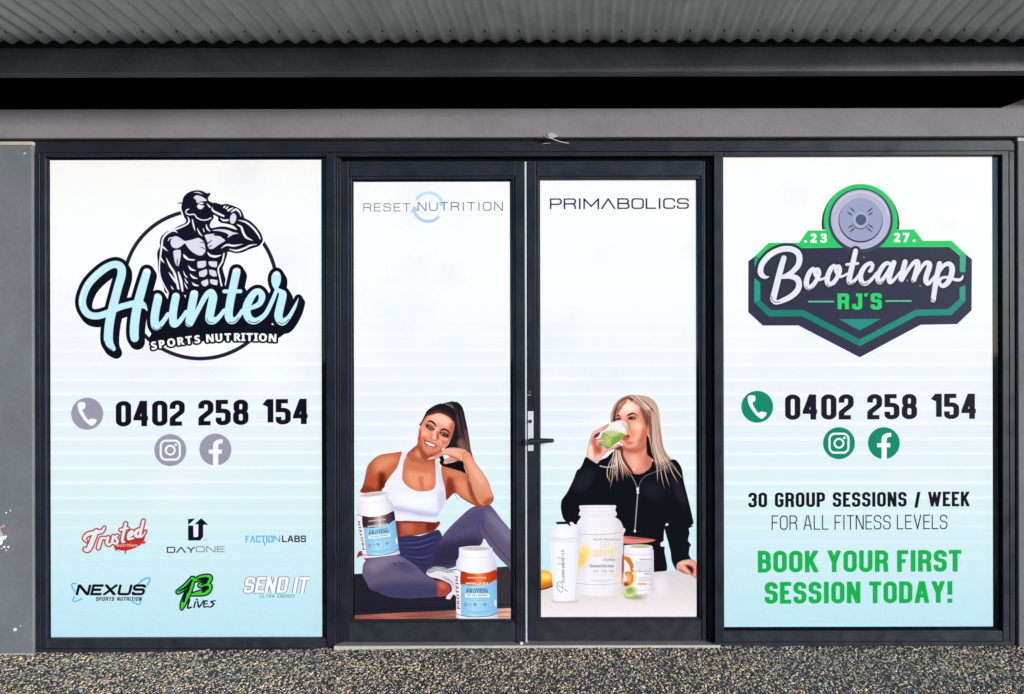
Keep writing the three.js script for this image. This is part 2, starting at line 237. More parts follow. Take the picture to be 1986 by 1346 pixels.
function brandLogos(g) {
  at(g, 110, 990, 3.747, () => {
    // Trusted
    const tr = ['205,282,24 222,284,30 240,260,34 262,205,34 286,150,30', '215,225,8 200,200,20 225,172,24 275,160,24 325,150,22 345,122,12', '300,270,22 318,210,22 330,200,14 352,200,16', '372,195,20 362,232,20 375,248,16 395,235,14 410,188,20 402,225,18 415,238,12', '440,180,12 424,196,16 440,220,18 430,240,16 415,238,10', '500,95,20 474,215,20 490,226,12', '462,140,16 515,128,14', '520,190,14 548,172,18 545,150,18 522,170,20 520,205,18 555,200,12', '610,135,18 578,150,22 572,180,22 592,190,16 608,165,18', '628,75,18 604,180,20 622,184,10 645,150,8'];
    const r = rng(5);
    g.fillStyle = '#b03a3c';
    for (let i = 0; i < 260; i++) { const t = r(), x = 420 + 220 * t, d = r() * r(); g.globalAlpha = 0.85; g.beginPath(); g.arc(x, 250 - 40 * (t - 0.4) + d * 62 * (1 - Math.abs(t - 0.4)), 1.5 + r() * 6 * (1 - d), 0, 7); g.fill(); } g.globalAlpha = 1;
    blob(g, '415,250 450,215 560,190 640,160 630,220 570,270 495,292 430,280', '#b5383a', 0.7); taper(g, '494,280 496,300 494,318', 8, '#9c3436');
    for (const s of tr) brush(g, s, '#a34a4c', 10);
    for (const s of tr) brush(g, s, '#f1e9ea');
    word(g, 'nutrition', 430, 585, 262, 22, '#f3b9a8', 'bold 100px sans-serif', 0);
    // Day One
    g.fillStyle = INK; poly(g, '953,62 998,60 1005,58 980,82 953,104', INK); poly(g, '953,110 990,110 992,190 1025,190 1028,100 1000,100 1048,56 1098,104 1062,104 1062,190 1040,218 953,218', INK); poly(g, '992,112 1026,104 1026,188 1018,194 992,194', '#e6effa');
    g.fillStyle = '#777'; g.fillRect(1068, 212, 18, 4);
    lettering(g, 'D^Y', 798, 1005, 264, 308, INK, { w: 1.35, tx: 0.19, ty: 0.17, gap: 0.12, r: 0.22 }); lettering(g, 'ONE', 1008, 1217, 260, 304, '#8d8598', { w: 1.35, tx: 0.17, ty: 0.16, gap: 0.2, r: 0.22 });
    // Faction Labs
    lettering(g, 'F^CTIO', 1370, 1568, 184, 235, '#49b2e8', { w: 0.7, tx: 0.18, ty: 0.16, gap: 0.1, r: 0.05 }); lettering(g, 'N', 1572, 1622, 184, 232, '#49b2e8', { w: 0.8, tx: 0.18, ty: 0.16, gap: 0.1, r: 0.1 });
    g.fillStyle = '#49b2e8'; g.fillRect(1504, 230, 9, 28); lettering(g, 'LABS', 1635, 1810, 184, 232, '#15132a', { w: 0.85, tx: 0.19, ty: 0.18, gap: 0.12, r: 0.1 });
    // Nexus
    line(g, '140,530 112,530 108,550 130,590', 10, '#62b9e6'); line(g, '128,625 112,650 130,660 180,640', 10, '#62b9e6'); line(g, '580,545 620,505 665,490 674,505 655,545', 12, '#62b9e6'); line(g, '540,655 580,680 604,676 604,650', 10, '#62b9e6');
    lettering(g, 'NEXUS', 132, 632, 536, 616, '#0d0c14', { w: 1.18, tx: 0.24, ty: 0.22, gap: 0.08, r: 0.18, slant: 0.24 });
    lettering(g, 'SPORTS NUTRITION', 280, 612, 628, 656, '#1b1a24', { w: 0.6, tx: 0.2, ty: 0.17, gap: 0.16, r: 0.12, slant: 0.2, space: 0.4 });
    // 13 lives
    const bl = '#14171a', gr = '#3ecf3a', one = ['880,592,24 930,555,30 985,500,30', '985,500,34 950,600,40 915,680,30 905,715,8'], three = ['1010,505,20 1050,490,32 1105,490,38 1080,530,34 1040,545,26', '1045,545,26 1100,550,40 1080,590,40 1010,606,22 975,612,8'];
    for (const s of [...one, ...three]) brush(g, s, bl, 10);
    for (const s of [...one, ...three]) brush(g, s, gr);
    for (const s of ['885,585,10 940,555,16 978,510,18', '972,520,16 945,590,22', '1020,502,10 1060,495,18 1095,498,18 1060,530,12', '1060,560,16 1092,560,24 1060,590,18', '935,600,20 918,660,18', '1050,500,14 1085,520,16 1050,540,10']) brush(g, s, bl);
    brush(g, '962,650,12 948,706,12 975,704,10', bl); brush(g, '1005,665,11 994,704,11', bl); g.fillRect(1008, 642, 14, 11); brush(g, '1022,660,10 1030,702,11 1065,655,8', bl); brush(g, '1092,658,9 1072,662,10 1066,700,10 1098,698,7', bl); brush(g, '1068,680,8 1092,678,6', bl); brush(g, '1150,656,8 1118,664,10 1138,680,11 1120,700,10 1098,702,6', bl);
    // Send it
    lettering(g, 'SEND IT', 1352, 1812, 486, 600, '#fdfdff', { w: 0.62, tx: 0.2, ty: 0.17, gap: 0.1, r: 0.1, slant: 0.2, space: 0.2 }, '#8583a6', 0.045);
    lettering(g, 'ULTRA ENERGY', 1472, 1728, 612, 636, '#3ea08e', { w: 0.72, tx: 0.18, ty: 0.16, gap: 0.24, r: 0.1, slant: 0.12, space: 0.4 });
  });
}
function drawLeft(g) {
  filmGround(g, 97, 624, 310, 1240, 3);
  hunterLogo(g);
  g.save(); g.transform(1, -0.0108, 0, 1, 0, 0); g.translate(0, 0);
  lettering(g, '0402 258 154', 224.5, 600, 780.2, 829.5, '#14111f', { ...BOLD, space: 0.34 }); g.restore();
  socialIcons(g, '#9c99ac', '#f4f7fb', [169, 802], [330, 873], [417.5, 872], 31);
  brandLogos(g);
}
// ---------- film of the right window ----------
function bootcampLogo(g) {
  const D = '#34364a', GR = '#2ccb68', T1 = '#2f9f86', T2 = '#1d8070', LT = '#4cc49a';
  at(g, 1430, 340, 3.739, () => {
    g.beginPath(); g.arc(896, 350, 282, 0, 7); g.fillStyle = '#3a4258'; g.fill();
    g.fillStyle = '#fdfcff'; g.fillRect(560, 393, 700, 300);
    poly(g, '82,622 160,565 1615,540 1703,610 1700,980 1595,1080 1330,1085 888,1320 445,1088 186,1088 80,990', D);
    poly(g, '165,560 260,525 1540,518 1620,580 1500,700 200,700', D);
    g.beginPath(); g.arc(898, 330, 267, 0, 7); g.fillStyle = GR; g.fill();
    poly(g, '128,586 230,488 450,488 515,400 1285,394 1346,476 1556,476 1662,576 1616,582 1540,520 470,527 262,527 168,604', GR);
    g.strokeStyle = '#8be6bd'; g.lineWidth = 6; g.beginPath(); g.moveTo(1616, 580); g.lineTo(1540, 521); g.lineTo(1010, 523); g.moveTo(770, 525); g.lineTo(470, 527); g.stroke();
    poly(g, '262,527 470,527 1010,521 1540,521 1600,570 1600,640 200,640 168,604', D);
    g.beginPath(); g.arc(897, 328, 234, 0, 7); g.fillStyle = '#3a4460'; g.fill();
    g.beginPath(); g.arc(897, 320, 216, 0, 7); g.fillStyle = '#bcb8d2'; g.fill();
    g.beginPath(); g.arc(897, 328, 206, Math.PI * 1.1, Math.PI * 1.95); g.lineWidth = 8; g.strokeStyle = '#d6d4ea'; g.stroke();
    g.beginPath(); g.arc(897, 328, 160, 0, 7); g.fillStyle = '#2c3350'; g.fill();
    g.beginPath(); g.arc(898, 321, 156, 0, 7); g.fillStyle = '#9da4c4'; g.fill();
    g.beginPath(); g.arc(898, 332, 60, 0, 7); g.fillStyle = '#3f4a66'; g.fill(); g.beginPath(); g.arc(898, 326, 59, 0, 7); g.fillStyle = '#a9b0cd'; g.fill();
    g.beginPath(); g.arc(899, 322, 39, 0, 7); g.fillStyle = '#525d7a'; g.fill();
    for (const s of ['818,232 838,250 858,272', '800,264 820,278 838,294', '985,234 965,252 940,270', '985,266 968,280 955,292', '805,384 825,370 845,358', '815,415 840,392 858,376', '992,386 970,370 955,355', '980,414 960,395 940,376']) taper(g, s, 9, '#333c56');
    poly(g, '128,592 166,606 150,636 126,662', T1);
    poly(g, '125,743 168,776 168,905 124,920', '#26a083'); poly(g, '124,920 168,905 245,975 480,975 888,1190 888,1240 470,1022 230,1022', T2);
    poly(g, '888,1190 1295,975 1530,972 1614,896 1656,914 1552,1016 1305,1020 888,1240', '#258c7a');
    poly(g, '1616,582 1660,576 1655,706 1616,706', '#41b08f'); poly(g, '1614,814 1655,798 1656,914 1614,896', T1);
    poly(g, '735,1042 1042,1042 888,1126', '#269080');
    g.fillStyle = '#5ec79c'; g.fillRect(514, 909, 190, 12); g.fillRect(1075, 906, 190, 12);
    const RJ = { w: 0.6, tx: 0.26, ty: 0.2, gap: 0.14, r: 0.08 };
    for (const [dx, dy, c] of [[4, 8, '#0d3a2c'], [0, 0, '#2ad56f']]) { lettering(g, 'RJ', 728 + dx, 908 + dx, 856 + dy, 974 + dy, c, RJ); lettering(g, 'S', 968 + dx, 1050 + dx, 854 + dy, 974 + dy, c, RJ); poly(g, `${922 + dx},${856 + dy} ${954 + dx},${856 + dy} ${940 + dx},${880 + dy} ${922 + dx},${880 + dy}`, c); }
    for (const [s, x] of [['.', 498], ['2', 555], ['3', 630], ['2', 1160], ['7', 1226], ['.', 1284]]) { g.font = 'bold 86px sans-serif'; g.textAlign = 'center'; g.fillStyle = '#fff'; g.fillText(s, x, x < 800 ? 487 : 483); g.strokeStyle = '#fff'; g.lineWidth = 5; g.strokeText(s, x, x < 800 ? 487 : 483); }
  });
  const bs = ['412,680,8 365,692,40 310,665,76 280,600,86 310,480,86 430,345,88 590,268,86 740,258,88 845,310,92 880,395,90 862,500,86 790,590,78 720,640,64 620,690,56', '620,690,50 740,680,76 840,715,90 872,800,88 845,895,88 750,985,84 620,1050,74 520,1085,56', '640,395,80 592,560,90 545,740,94 505,900,94 478,1020,94 500,1070,70', '1090,560,56 1040,610,72 990,730,78 990,820,80 1030,850,76 1090,810,66 1150,720,64 1182,640,60 1165,575,60 1120,585,50 1120,640,60 1170,720,50 1225,722,36 1290,690,34', '1410,515,56 1360,565,72 1310,685,78 1310,775,80 1350,805,76 1410,765,66 1470,675,64 1502,595,60 1485,530,60 1440,540,50 1440,595,60 1490,675,50 1545,677,36 1610,640,34', '1742,290,76 1692,510,80 1648,690,84 1645,760,80 1668,775,68 1725,745,50 1790,660,44', '1602,498,42 1776,482,42'];
  const b3 = ['372,600,50 400,575,56 418,510,56 385,478,56 310,520,68 250,610,76 232,700,78 262,775,74 320,790,64 400,730,50 480,630,42', '700,500,50 640,478,60 575,530,72 505,650,76 500,730,76 528,772,66 580,720,58 660,600,52 700,520,50', '745,470,78 700,610,80 672,710,78 690,770,66 760,720,46 840,620,40', '918,460,78 880,610,82 855,735,82', '880,730,46 970,575,52 1050,475,60 1104,455,72 1112,510,82 1080,640,82 1048,740,78', '1075,700,46 1160,555,52 1235,475,60 1290,490,76 1285,560,82 1240,690,82 1240,765,76 1280,790,62 1360,700,44 1400,640,40', '1448,490,80 1405,690,82 1372,880,80 1348,1046,76', '1440,620,44 1510,520,56 1590,490,70 1638,545,84 1630,650,86 1580,770,80 1500,830,66 1445,790,54 1455,735,44 1510,700,40 1600,702,44 1690,735,48 1760,735,46 1798,700,30 1802,660,8'];
  const script = (c, e, dx = 0, dy = 0) => { at(g, 1440, 450, 7.917, () => bs.forEach((s) => brush(g, s, c, e, dx, dy))); at(g, 1640, 450, 7.917, () => b3.forEach((s) => brush(g, s, c, e, dx, dy))); };
  script('#30323f', 40); script('#e9e9f4', 0);
  at(g, 1440, 450, 7.917, () => { for (const s of ['448,980 460,1040 505,1076 575,1068', '975,830 1000,865 1035,878 1075,866', '1300,795 1330,825 1360,836 1400,820', '1622,760 1650,798 1680,798 1710,776']) line(g, s, 10, '#2c2e3c'); line(g, '262,600 300,490 420,370 560,290', 12, '#ffffff'); });
  at(g, 1640, 450, 7.917, () => { for (const s of ['230,770 265,802 310,800 350,780', '490,762 520,786 550,778 575,755', '825,740 840,766 862,775', '1018,738 1036,762 1066,770', '1315,1020 1335,1052 1370,1062', '40,770 70,800 100,795 130,770']) line(g, s, 10, '#2c2e3c'); g.fillStyle = '#a9a9bd'; for (const [x, y] of [[1148, 832], [286, 388], [950, 745]]) { g.beginPath(); g.ellipse(x, y, 14, 9, 0.5, 0, 7); g.fill(); } });
}
function drawRight(g) {
  filmGround(g, 1403, 1926, 304, 1216, 8);
  bootcampLogo(g);
  g.save(); g.translate(0, 0); g.transform(1, -0.003, 0, 1, 0, 0);
  lettering(g, '0402 258 154', 1522.5, 1896, 769.5, 818.5, '#1a1524', { ...BOLD, space: 0.34 });
  lettering(g, '30 GROUP SESSIONS / WEEK', 1451, 1880.5, 959.5, 988, '#100f1c', { ...BOLD, tx: 0.21, gap: 0.11, space: 0.3 });
  lettering(g, 'FOR ALL FITNESS LEVELS', 1496, 1837, 1004, 1032, '#15152a', LIGHT);
  const CTA = { ...BOLD, tx: 0.215, ty: 0.175, gap: 0.105, r: 0.2, space: 0.18 };
  for (const [c, e] of [['#159a58', 1.0], ['#10b24c', 0]]) { g.save(); if (!e) { g.translate(0, 0); } lettering(g, 'BOOK YOUR FIRST', 1469.5 - e * 0.6, 1863 + e * 0.6, 1073 - e * 0.6, 1114 + e * 0.6, c, CTA); lettering(g, 'SESSION TODAY!', 1483 - e * 0.6, 1846 + e * 0.6, 1133.5 - e * 0.6, 1174.5 + e * 0.6, c, CTA); g.restore(); }
  g.restore();
  socialIcons(g, '#0d8a68', '#f6fbfe', [1468.5, 788.5], [1627, 859.5], [1714, 859.5], 30.8);
}
// ---------- films of the two door leaves ----------
function tub(g, band, tint, bandDark) {               // a screw-top powder tub, in its own drawing units (label 660 wide)
  const G = g.createLinearGradient(110, 0, 785, 0);
  for (const [t, c] of [[0, '#d9cfdc'], [0.12, '#f1ebf3'], [0.4, '#fffefe'], [0.75, '#f3eef5'], [1, '#cfc6d6']]) G.addColorStop(t, c);
  blob(g, '165,115 172,100 300,80 440,74 600,80 700,105 712,130 710,240 740,275 772,350 780,470 784,1170 770,1256 152,1256 120,1180 114,470 120,330 160,255', G, 0.5);
  g.beginPath(); g.ellipse(438, 118, 262, 42, 0, 0, 7); g.fillStyle = '#e9dfe3'; g.fill(); g.beginPath(); g.ellipse(445, 120, 225, 30, 0, 0, 7); g.fillStyle = '#cdbcc0'; g.fill();
  line(g, '168,232 300,262 440,270 600,260 708,230', 7, '#d9d0da');
  poly(g, '114,462 196,492 200,1222 122,1180', '#f7ecf2'); line(g, '112,452 190,484 260,502', 8, '#3b2430');
  const O = g.createLinearGradient(195, 0, 775, 0); for (const [t, c] of [[0, bandDark], [0.3, band], [0.52, tint], [0.75, band], [1, bandDark]]) O.addColorStop(t, c);
  blob(g, '198,494 330,520 480,526 640,508 772,466 774,640 640,702 460,722 198,712', O, 0.5);
  const B = g.createLinearGradient(195, 0, 785, 0); for (const [t, c] of [[0, '#86bfe2'], [0.35, '#b0dff5'], [0.7, '#98d0f0'], [1, '#7fb6de']]) B.addColorStop(t, c);
  blob(g, '199,712 330,724 470,720 640,700 774,636 784,1160 700,1205 500,1228 330,1226 200,1200', B, 0.4);
  line(g, '122,1180 200,1208 330,1232 500,1234 690,1212 782,1168', 9, '#2b3550');
  word(g, 'PREMIUM BLEND', 300, 610, 606, 22, '#fbd9c8', 'bold 100px sans-serif'); word(g, 'VANILLA ICE', 270, 645, 706, 30, '#ffffff', 'bold 100px sans-serif');
  word(g, 'THE LEANEST', 290, 632, 788, 26, '#3a6488', 'bold 100px sans-serif'); word(g, 'PROTEIN', 280, 638, 842, 46, '#1d3f66', 'bold 100px sans-serif');
  g.fillStyle = '#f5faf7'; g.beginPath(); g.roundRect(265, 858, 395, 56, 10); g.fill(); word(g, 'OF ALL KINDS', 295, 630, 896, 24, '#5d6a66', 'bold 100px sans-serif');
  g.globalAlpha = 0.55; word(g, 'whey protein isolate blend', 290, 630, 945, 20, '#4a83ad', '100px sans-serif'); word(g, 'natural flavours', 330, 600, 974, 20, '#4a83ad', '100px sans-serif'); g.globalAlpha = 1;
  for (let i = 0; i < 6; i++) { const x = 265 + i * 80, y = 1030 + (i % 2) * 5; g.beginPath(); g.arc(x, y, 24, 0, 7); g.fillStyle = ['#46587c', '#7f8fc0', '#3b4668', '#8fb7d8', '#3f4c6c', '#7aa9cc'][i]; g.fill(); g.beginPath(); g.arc(x + (i % 3) * 4 - 4, y - 3 + (i % 2) * 6, 12, 0, 7); g.fillStyle = '#d7ecf8'; g.fill(); line(g, `${x - 16},1086 ${x},1087 ${x + 16},1086`, 5, '#6fa3c8'); }
  line(g, '285,1145 450,1156 650,1140', 7, '#4f86ad'); line(g, '390,1178 470,1182 550,1178', 6, '#5f95bb');
  g.save(); g.translate(178, 1120); g.rotate(-Math.PI / 2 - 0.06); word(g, 'PROTEIN', 0, 560, 0, 40, '#7c2a3a', 'bold 100px sans-serif', 0.25); g.restore();
  blob(g, '735,1010 750,960 772,955 776,1060 745,1050', '#e9e2cf');
}
function skin(g, s, base, tones) { clipTo(g, s, () => { blob(g, s, base); for (const [t, c, b] of tones) soft(g, t, c, b); const m = g.getTransform(); g.beginPath(); pathSmooth(g, pts(s), true); g.lineWidth = 3.2 / Math.hypot(m.a, m.b); g.strokeStyle = 'rgba(96,34,24,0.6)'; g.stroke(); }); }
function drawDoorLeft(g) {
  filmGround(g, 686, 991, 350, 1202, 21);
  // circling arrows and the thin wide capitals
  at(g, 680, 350, 6.206, () => {
    const A = g.createLinearGradient(0, 130, 0, 510); A.addColorStop(0, '#c3e4f8'); A.addColorStop(1, '#b0cdf3');
    g.strokeStyle = A; g.lineWidth = 34; g.beginPath(); g.arc(945, 320, 172, Math.PI * 1.17, Math.PI * 1.86); g.stroke(); g.beginPath(); g.arc(935, 325, 168, Math.PI * 0.22, Math.PI * 0.9); g.stroke();
    poly(g, '720,392 765,305 832,352 800,372', '#b3d4f5'); poly(g, '1065,268 1082,262 1160,236 1128,268 1120,330 1075,296', '#bcdff7');
    const st = { w: 0.86, tx: 0.105, ty: 0.1, gap: 0.28, r: 0.3 };
    lettering(g, 'RESET', 158, 722, 273, 372, '#6a66a0', st); lettering(g, 'NUTRITION', 812, 1838, 261, 366, '#625f92', st);
  });
  at(g, 680, 760, 2.991, () => {                      // mat and boards
    poly(g, '10,1056 75,1052 300,1040 600,1030 850,1018 940,1012 940,1275 10,1300', '#22202e'); poly(g, '840,1018 940,1012 940,1258 840,1262', '#3a3138');
    const F = g.createLinearGradient(10, 0, 940, 0); for (const [t, c] of [[0, '#8f5347'], [0.2, '#b5705f'], [0.45, '#8d5a50'], [0.62, '#a36c62'], [0.9, '#d7a292'], [1, '#e3b9a9']]) F.addColorStop(t, c);
    poly(g, '10,1296 300,1280 600,1268 850,1258 940,1254 940,1340 10,1340', F);
    const r = rng(9); for (let i = 0; i < 26; i++) { const x = 20 + r() * 880, y = 1276 + r() * 50; taper(g, `${x},${y} ${x + 60},${y - 2} ${x + 130},${y - 6}`, 3, r() > 0.5 ? 'rgba(90,45,40,.45)' : 'rgba(230,180,160,.4)'); }
    line(g, '10,1270 300,1258 600,1246 850,1236 940,1232', 5, '#15141f');
  });
  // raised leg
  at(g, 680, 760, 2.991, () => {
    const leg = '515,860 560,800 620,740 690,678 740,660 800,655 830,682 870,735 925,800 960,850 960,1060 900,1005 850,955 800,890 772,852 748,892 640,930 610,1010 520,1030 455,1010 470,920';
    clipTo(g, leg, () => { blob(g, leg, '#625874'); soft(g, '600,780 700,700 800,665 780,720 740,830 620,900 540,960 500,880', '#574b72', 14); soft(g, '480,900 620,860 745,840 750,900 620,1000 460,1020', '#302b48', 18); soft(g, '780,690 860,730 950,830 930,880 840,800', '#7d7090', 12); line(g, '760,745 775,800 850,900 950,1010', 4, '#332d4a'); line(g, '745,740 740,790 755,850', 5, '#443a60'); line(g, '725,745 650,790 560,860', 3, '#4c4168'); });
    blob(g, '250,830 400,835 505,800 530,845 490,910 470,1000 455,1060 400,1040 330,985 262,945', '#34325a', 0.6);
    for (const s of ['265,862 380,860 515,815', '270,890 400,885 500,850', '275,915 400,915 485,885', '290,938 400,945 478,925', '330,965 420,975 470,965', '360,990 420,1005 462,1000']) taper(g, s, 5, '#1f1c40');
    for (const s of ['268,875 380,872 515,830', '280,903 400,900 490,868', '320,955 410,960 472,945']) taper(g, s, 5, '#57528c');
  });
  // shoe, ankle and the folded leg
  at(g, 685, 1030, 6.406, () => {
    blob(g, '905,530 930,480 1010,445 1110,450 1210,485 1290,510 1290,800 1240,790 1200,845 1150,840 1160,800 1220,740 1200,660 1080,600 960,570', '#e9e2e6', 0.8);
    blob(g, '915,510 960,465 1050,448 1150,465 1250,510 1180,520 1050,490 960,520', '#8f9296', 0.8); line(g, '950,500 1040,470 1140,490 1240,520', 14, '#c8cbd0'); soft(g, '1080,560 1200,600 1250,700 1200,640', '#b9a8b4', 8);
    line(g, '1225,610 1250,700 1235,760', 5, '#bcb0bb'); line(g, '1250,600 1270,700 1258,770', 5, '#c5bac5');
    blob(g, '1025,625 1100,620 1170,650 1205,700 1195,750 1140,805 1030,810 1040,720', '#a94b44', 0.8); soft(g, '1050,650 1120,645 1160,690 1100,720', '#c96c5c', 10);
    const fold = '110,470 130,390 180,340 290,300 430,285 560,300 650,345 760,420 880,530 1000,600 1035,640 1042,700 1032,810 900,825 700,835 520,825 420,810 300,760 200,720 170,660 115,560';
    clipTo(g, fold, () => { blob(g, fold, '#665b78'); soft(g, '150,420 300,320 480,300 600,360 420,420 250,520', '#857690', 30); soft(g, '200,700 500,640 900,640 1040,680 1040,840 300,840', '#423f62', 34); soft(g, '480,420 620,400 800,470 700,520 560,480', '#5a4d70', 16); soft(g, '110,560 170,680 300,780 120,780', '#463c55', 20); line(g, '420,350 460,430 580,500 760,550 960,610', 4, '#4b4062'); taper(g, '470,385 520,410 540,425', 14, '#332b48'); taper(g, '540,360 590,400 700,410', 14, '#3c3352'); line(g, '1000,620 1015,700 1005,810', 6, '#403a66'); });
  });
  // torso, arms, top
  at(g, 685, 860, 6.729, () => {
    const SK = '#d27d5e';
    skin(g, '535,1005 1090,1010 1085,1110 1000,1160 850,1195 700,1205 560,1200', '#a5523f', [['640,1040 760,1030 800,1150 660,1160', '#bd6a54', 20], ['960,1020 1090,1020 1080,1110 960,1150', '#6f2f28', 16], ['540,1010 590,1010 600,1200 550,1200', '#713029', 14], ['560,1005 1090,1015 1090,1040 560,1030', '#7c362d', 8]]);
    skin(g, '640,112 520,122 350,150 240,225 180,310 150,450 120,560 104,640 380,640 420,520 560,330 680,200', '#c0684a', [['300,200 480,160 580,200 420,330 300,380', '#dc9170', 34], ['330,400 410,400 430,650 330,650', '#6b2a1e', 22], ['120,560 160,430 230,320 200,480 170,600', '#a04a33', 18], ['180,480 280,400 300,520 210,620', '#b5583e', 22], ['110,560 200,560 350,620 110,650', '#8a3a2a', 16], ['170,300 230,240 210,420 140,540', '#b45f45', 16]]);
    blob(g, '1150,300 1300,320 1450,360 1520,500 1640,760 1500,720 1250,600', '#a8573f', 0.6);
    skin(g, '1150,300 1300,330 1460,380 1500,430 1560,640 1640,760 1760,812 1640,830 1560,800 1420,720 1320,650 1205,745 1190,600', '#c26f50', [['1200,350 1350,350 1450,420 1300,460', '#d08463', 24], ['1220,480 1290,460 1330,640 1210,740', '#843a2b', 18], ['1330,500 1470,470 1540,640 1560,760 1430,680', '#d9906e', 26], ['1480,420 1540,560 1580,700 1640,790 1530,700', '#8d4331', 14], ['1400,700 1560,780 1700,820 1560,830', '#8f4231', 14]]);
    skin(g, '690,150 840,20 900,120 1010,180 1090,220 1090,520 1040,600 920,625 780,600 650,500 640,400 660,240', SK, [['700,100 840,40 900,150 960,200 860,240 760,170', '#a5543f', 22], ['900,160 1060,200 1080,320 1000,290', '#a85a45', 22], ['700,360 960,380 1050,480 940,600 760,560', '#e59b79', 34], ['760,180 800,190 780,260 720,250', '#b2624a', 14], ['850,440 900,450 920,600 880,600', '#c77858', 14]]);
    line(g, '720,190 760,240 840,320 920,365 985,385', 3, '#9a5a48'); g.fillStyle = '#f2d9c4'; for (const [x, y] of [[985, 375], [975, 400], [992, 420]]) { g.beginPath(); g.arc(x, y, 6, 0, 7); g.fill(); } g.fillStyle = '#6d3026'; g.beginPath(); g.arc(908, 445, 7, 0, 7); g.fill();
    line(g, '700,260 780,262 840,290', 5, '#b86a50'); line(g, '1000,300 1040,310 1080,300', 5, '#b86a50');
    // top
    const top = '640,112 700,112 690,160 660,250 640,350 632,440 660,510 740,580 850,622 960,622 1040,598 1072,540 1075,400 1070,215 1110,180 1130,260 1150,400 1190,560 1205,660 1205,760 1160,860 1108,930 1090,1025 900,1018 700,1010 540,1003 525,880 500,720 370,618 430,540 540,380 600,230';
    clipTo(g, top, () => { blob(g, top, '#f0edf7', 0.7); soft(g, '520,820 700,840 900,880 1080,900 1180,820 1120,940 900,950 700,900 530,880', '#c5c4e2', 18); soft(g, '1100,640 1200,620 1200,800 1120,900', '#d3d0e8', 22); soft(g, '560,640 800,690 1050,700 1000,800 700,800', '#faf8fd', 34); line(g, '525,875 700,885 900,930 1050,945 1110,920', 6, '#b4b2d4'); line(g, '530,905 700,920 900,960 1090,965', 4, '#c9c8e2'); soft(g, '1075,250 1130,260 1180,560 1130,560', '#dedbec', 10); });
    line(g, '632,440 660,510 740,580 850,622 960,622 1040,598 1072,540', 4, '#cfc0d2');
  });
  // hair behind, neck, face
  at(g, 780, 770, 8.972, () => {
    const hair = '300,500 340,420 380,340 440,230 560,150 640,120 665,108 690,118 760,98 850,78 870,70 900,82 970,95 1040,165 1075,260 1100,380 1130,520 1165,720 1190,900 1225,1060 1120,930 980,890 800,885 740,900 700,700 480,480';
    clipTo(g, hair, () => { blob(g, hair, '#221820', 0.8); soft(g, '1060,560 1130,600 1200,900 1210,1040 1120,920 1040,780', '#6e4a44', 22); soft(g, '960,760 1060,740 1140,900 1000,900', '#8a6254', 18); const r = rng(4); for (let i = 0; i < 22; i++) { const t = r(); taper(g, `${900 + t * 140},${160 + t * 60} ${960 + t * 130},${450 + r() * 60} ${990 + t * 190},${860 + r() * 80}`, 7, ['#453845', '#0f0a10', '#5c4448'][i % 3]); } line(g, '760,120 800,140 850,160 890,195', 12, '#a39aa6'); line(g, '800,110 850,130 885,165', 9, '#8d8592'); line(g, '860,100 900,85 930,100', 6, '#5d525c'); });
    blob(g, '640,1040 690,1010 730,1080 715,1150 770,1160 900,1130 1040,1100 1075,1220 1110,1330 1000,1285 850,1240 690,1195 640,1120', '#120b12', 0.8);
    blob(g, '578,1060 620,1040 660,1080 650,1130 600,1110', '#d9dcec');
    skin(g, '285,700 270,790 220,880 150,930 95,965 110,1040 210,1120 380,1170 540,1150 585,1060 640,1010 700,930 500,860', '#bb6b52', [['280,800 360,930 460,1010 580,1010 560,1120 400,1100 280,960', '#9c4d3c', 20], ['200,940 280,920 330,1040 240,1040', '#d98b6c', 18], ['150,930 220,880 270,800 260,900 190,980', '#b5624c', 10]]);
    soft(g, '60,1080 200,1130 380,1170 545,1150 540,1260 300,1300 80,1220', '#cd7d60', 32);
    const face = '505,268 560,242 620,234 700,245 790,295 860,350 905,420 915,470 905,560 880,650 840,760 790,840 700,900 620,955 520,1000 440,1004 370,950 320,880 285,800 278,700 290,610 320,500 365,410 430,320';
    skin(g, face, '#e0937a', [['480,290 640,240 800,320 880,430 800,540 640,460 460,390', '#f6c4aa', 40], ['300,560 380,520 480,640 400,740 300,720', '#e9a387', 30], ['620,640 760,680 800,760 700,840 620,760', '#f0b096', 26], ['840,460 920,470 880,680 820,790 760,860 800,640', '#bf6a55', 26], ['290,640 330,700 360,880 440,990 340,930 280,800', '#b8604c', 20], ['430,960 560,950 700,880 640,960 500,1010', '#c06d59', 18], ['380,740 480,780 600,850 700,860 620,930 480,900 400,840', '#d6846c', 22], ['360,400 430,310 520,270 430,380 370,470', '#cf836a', 18], ['580,540 640,520 600,700 540,720', '#f4bda2', 14]]);
    soft(g, '425,320 500,262 640,228 790,268 900,370 925,480 890,430 800,340 650,280 520,305', '#4a2622', 11); soft(g, '345,600 400,585 440,640 380,690 330,670', '#f3b49a', 16); soft(g, '350,690 410,690 420,760 370,780', '#d9725d', 16); soft(g, '680,730 760,740 780,800 700,820', '#d8735e', 18); soft(g, '690,700 780,710 800,750 720,750', '#f2b298', 14); soft(g, '590,600 640,640 640,730 600,740', '#b9624b', 12); soft(g, '545,560 590,560 575,700 545,710', '#fbcdb6', 9); soft(g, '300,560 330,600 310,760 290,700', '#b35c48', 10);
    brush(g, '440,432,8 485,418,26 540,445,30 600,515,10', '#35181c'); brush(g, '672,578,22 730,560,30 790,590,26 832,645,8', '#35181c');
    soft(g, '405,470 470,470 560,540 560,580 480,580 420,530', '#9c5552', 10); soft(g, '640,600 720,600 820,650 810,710 720,700 650,640', '#9c5552', 10);
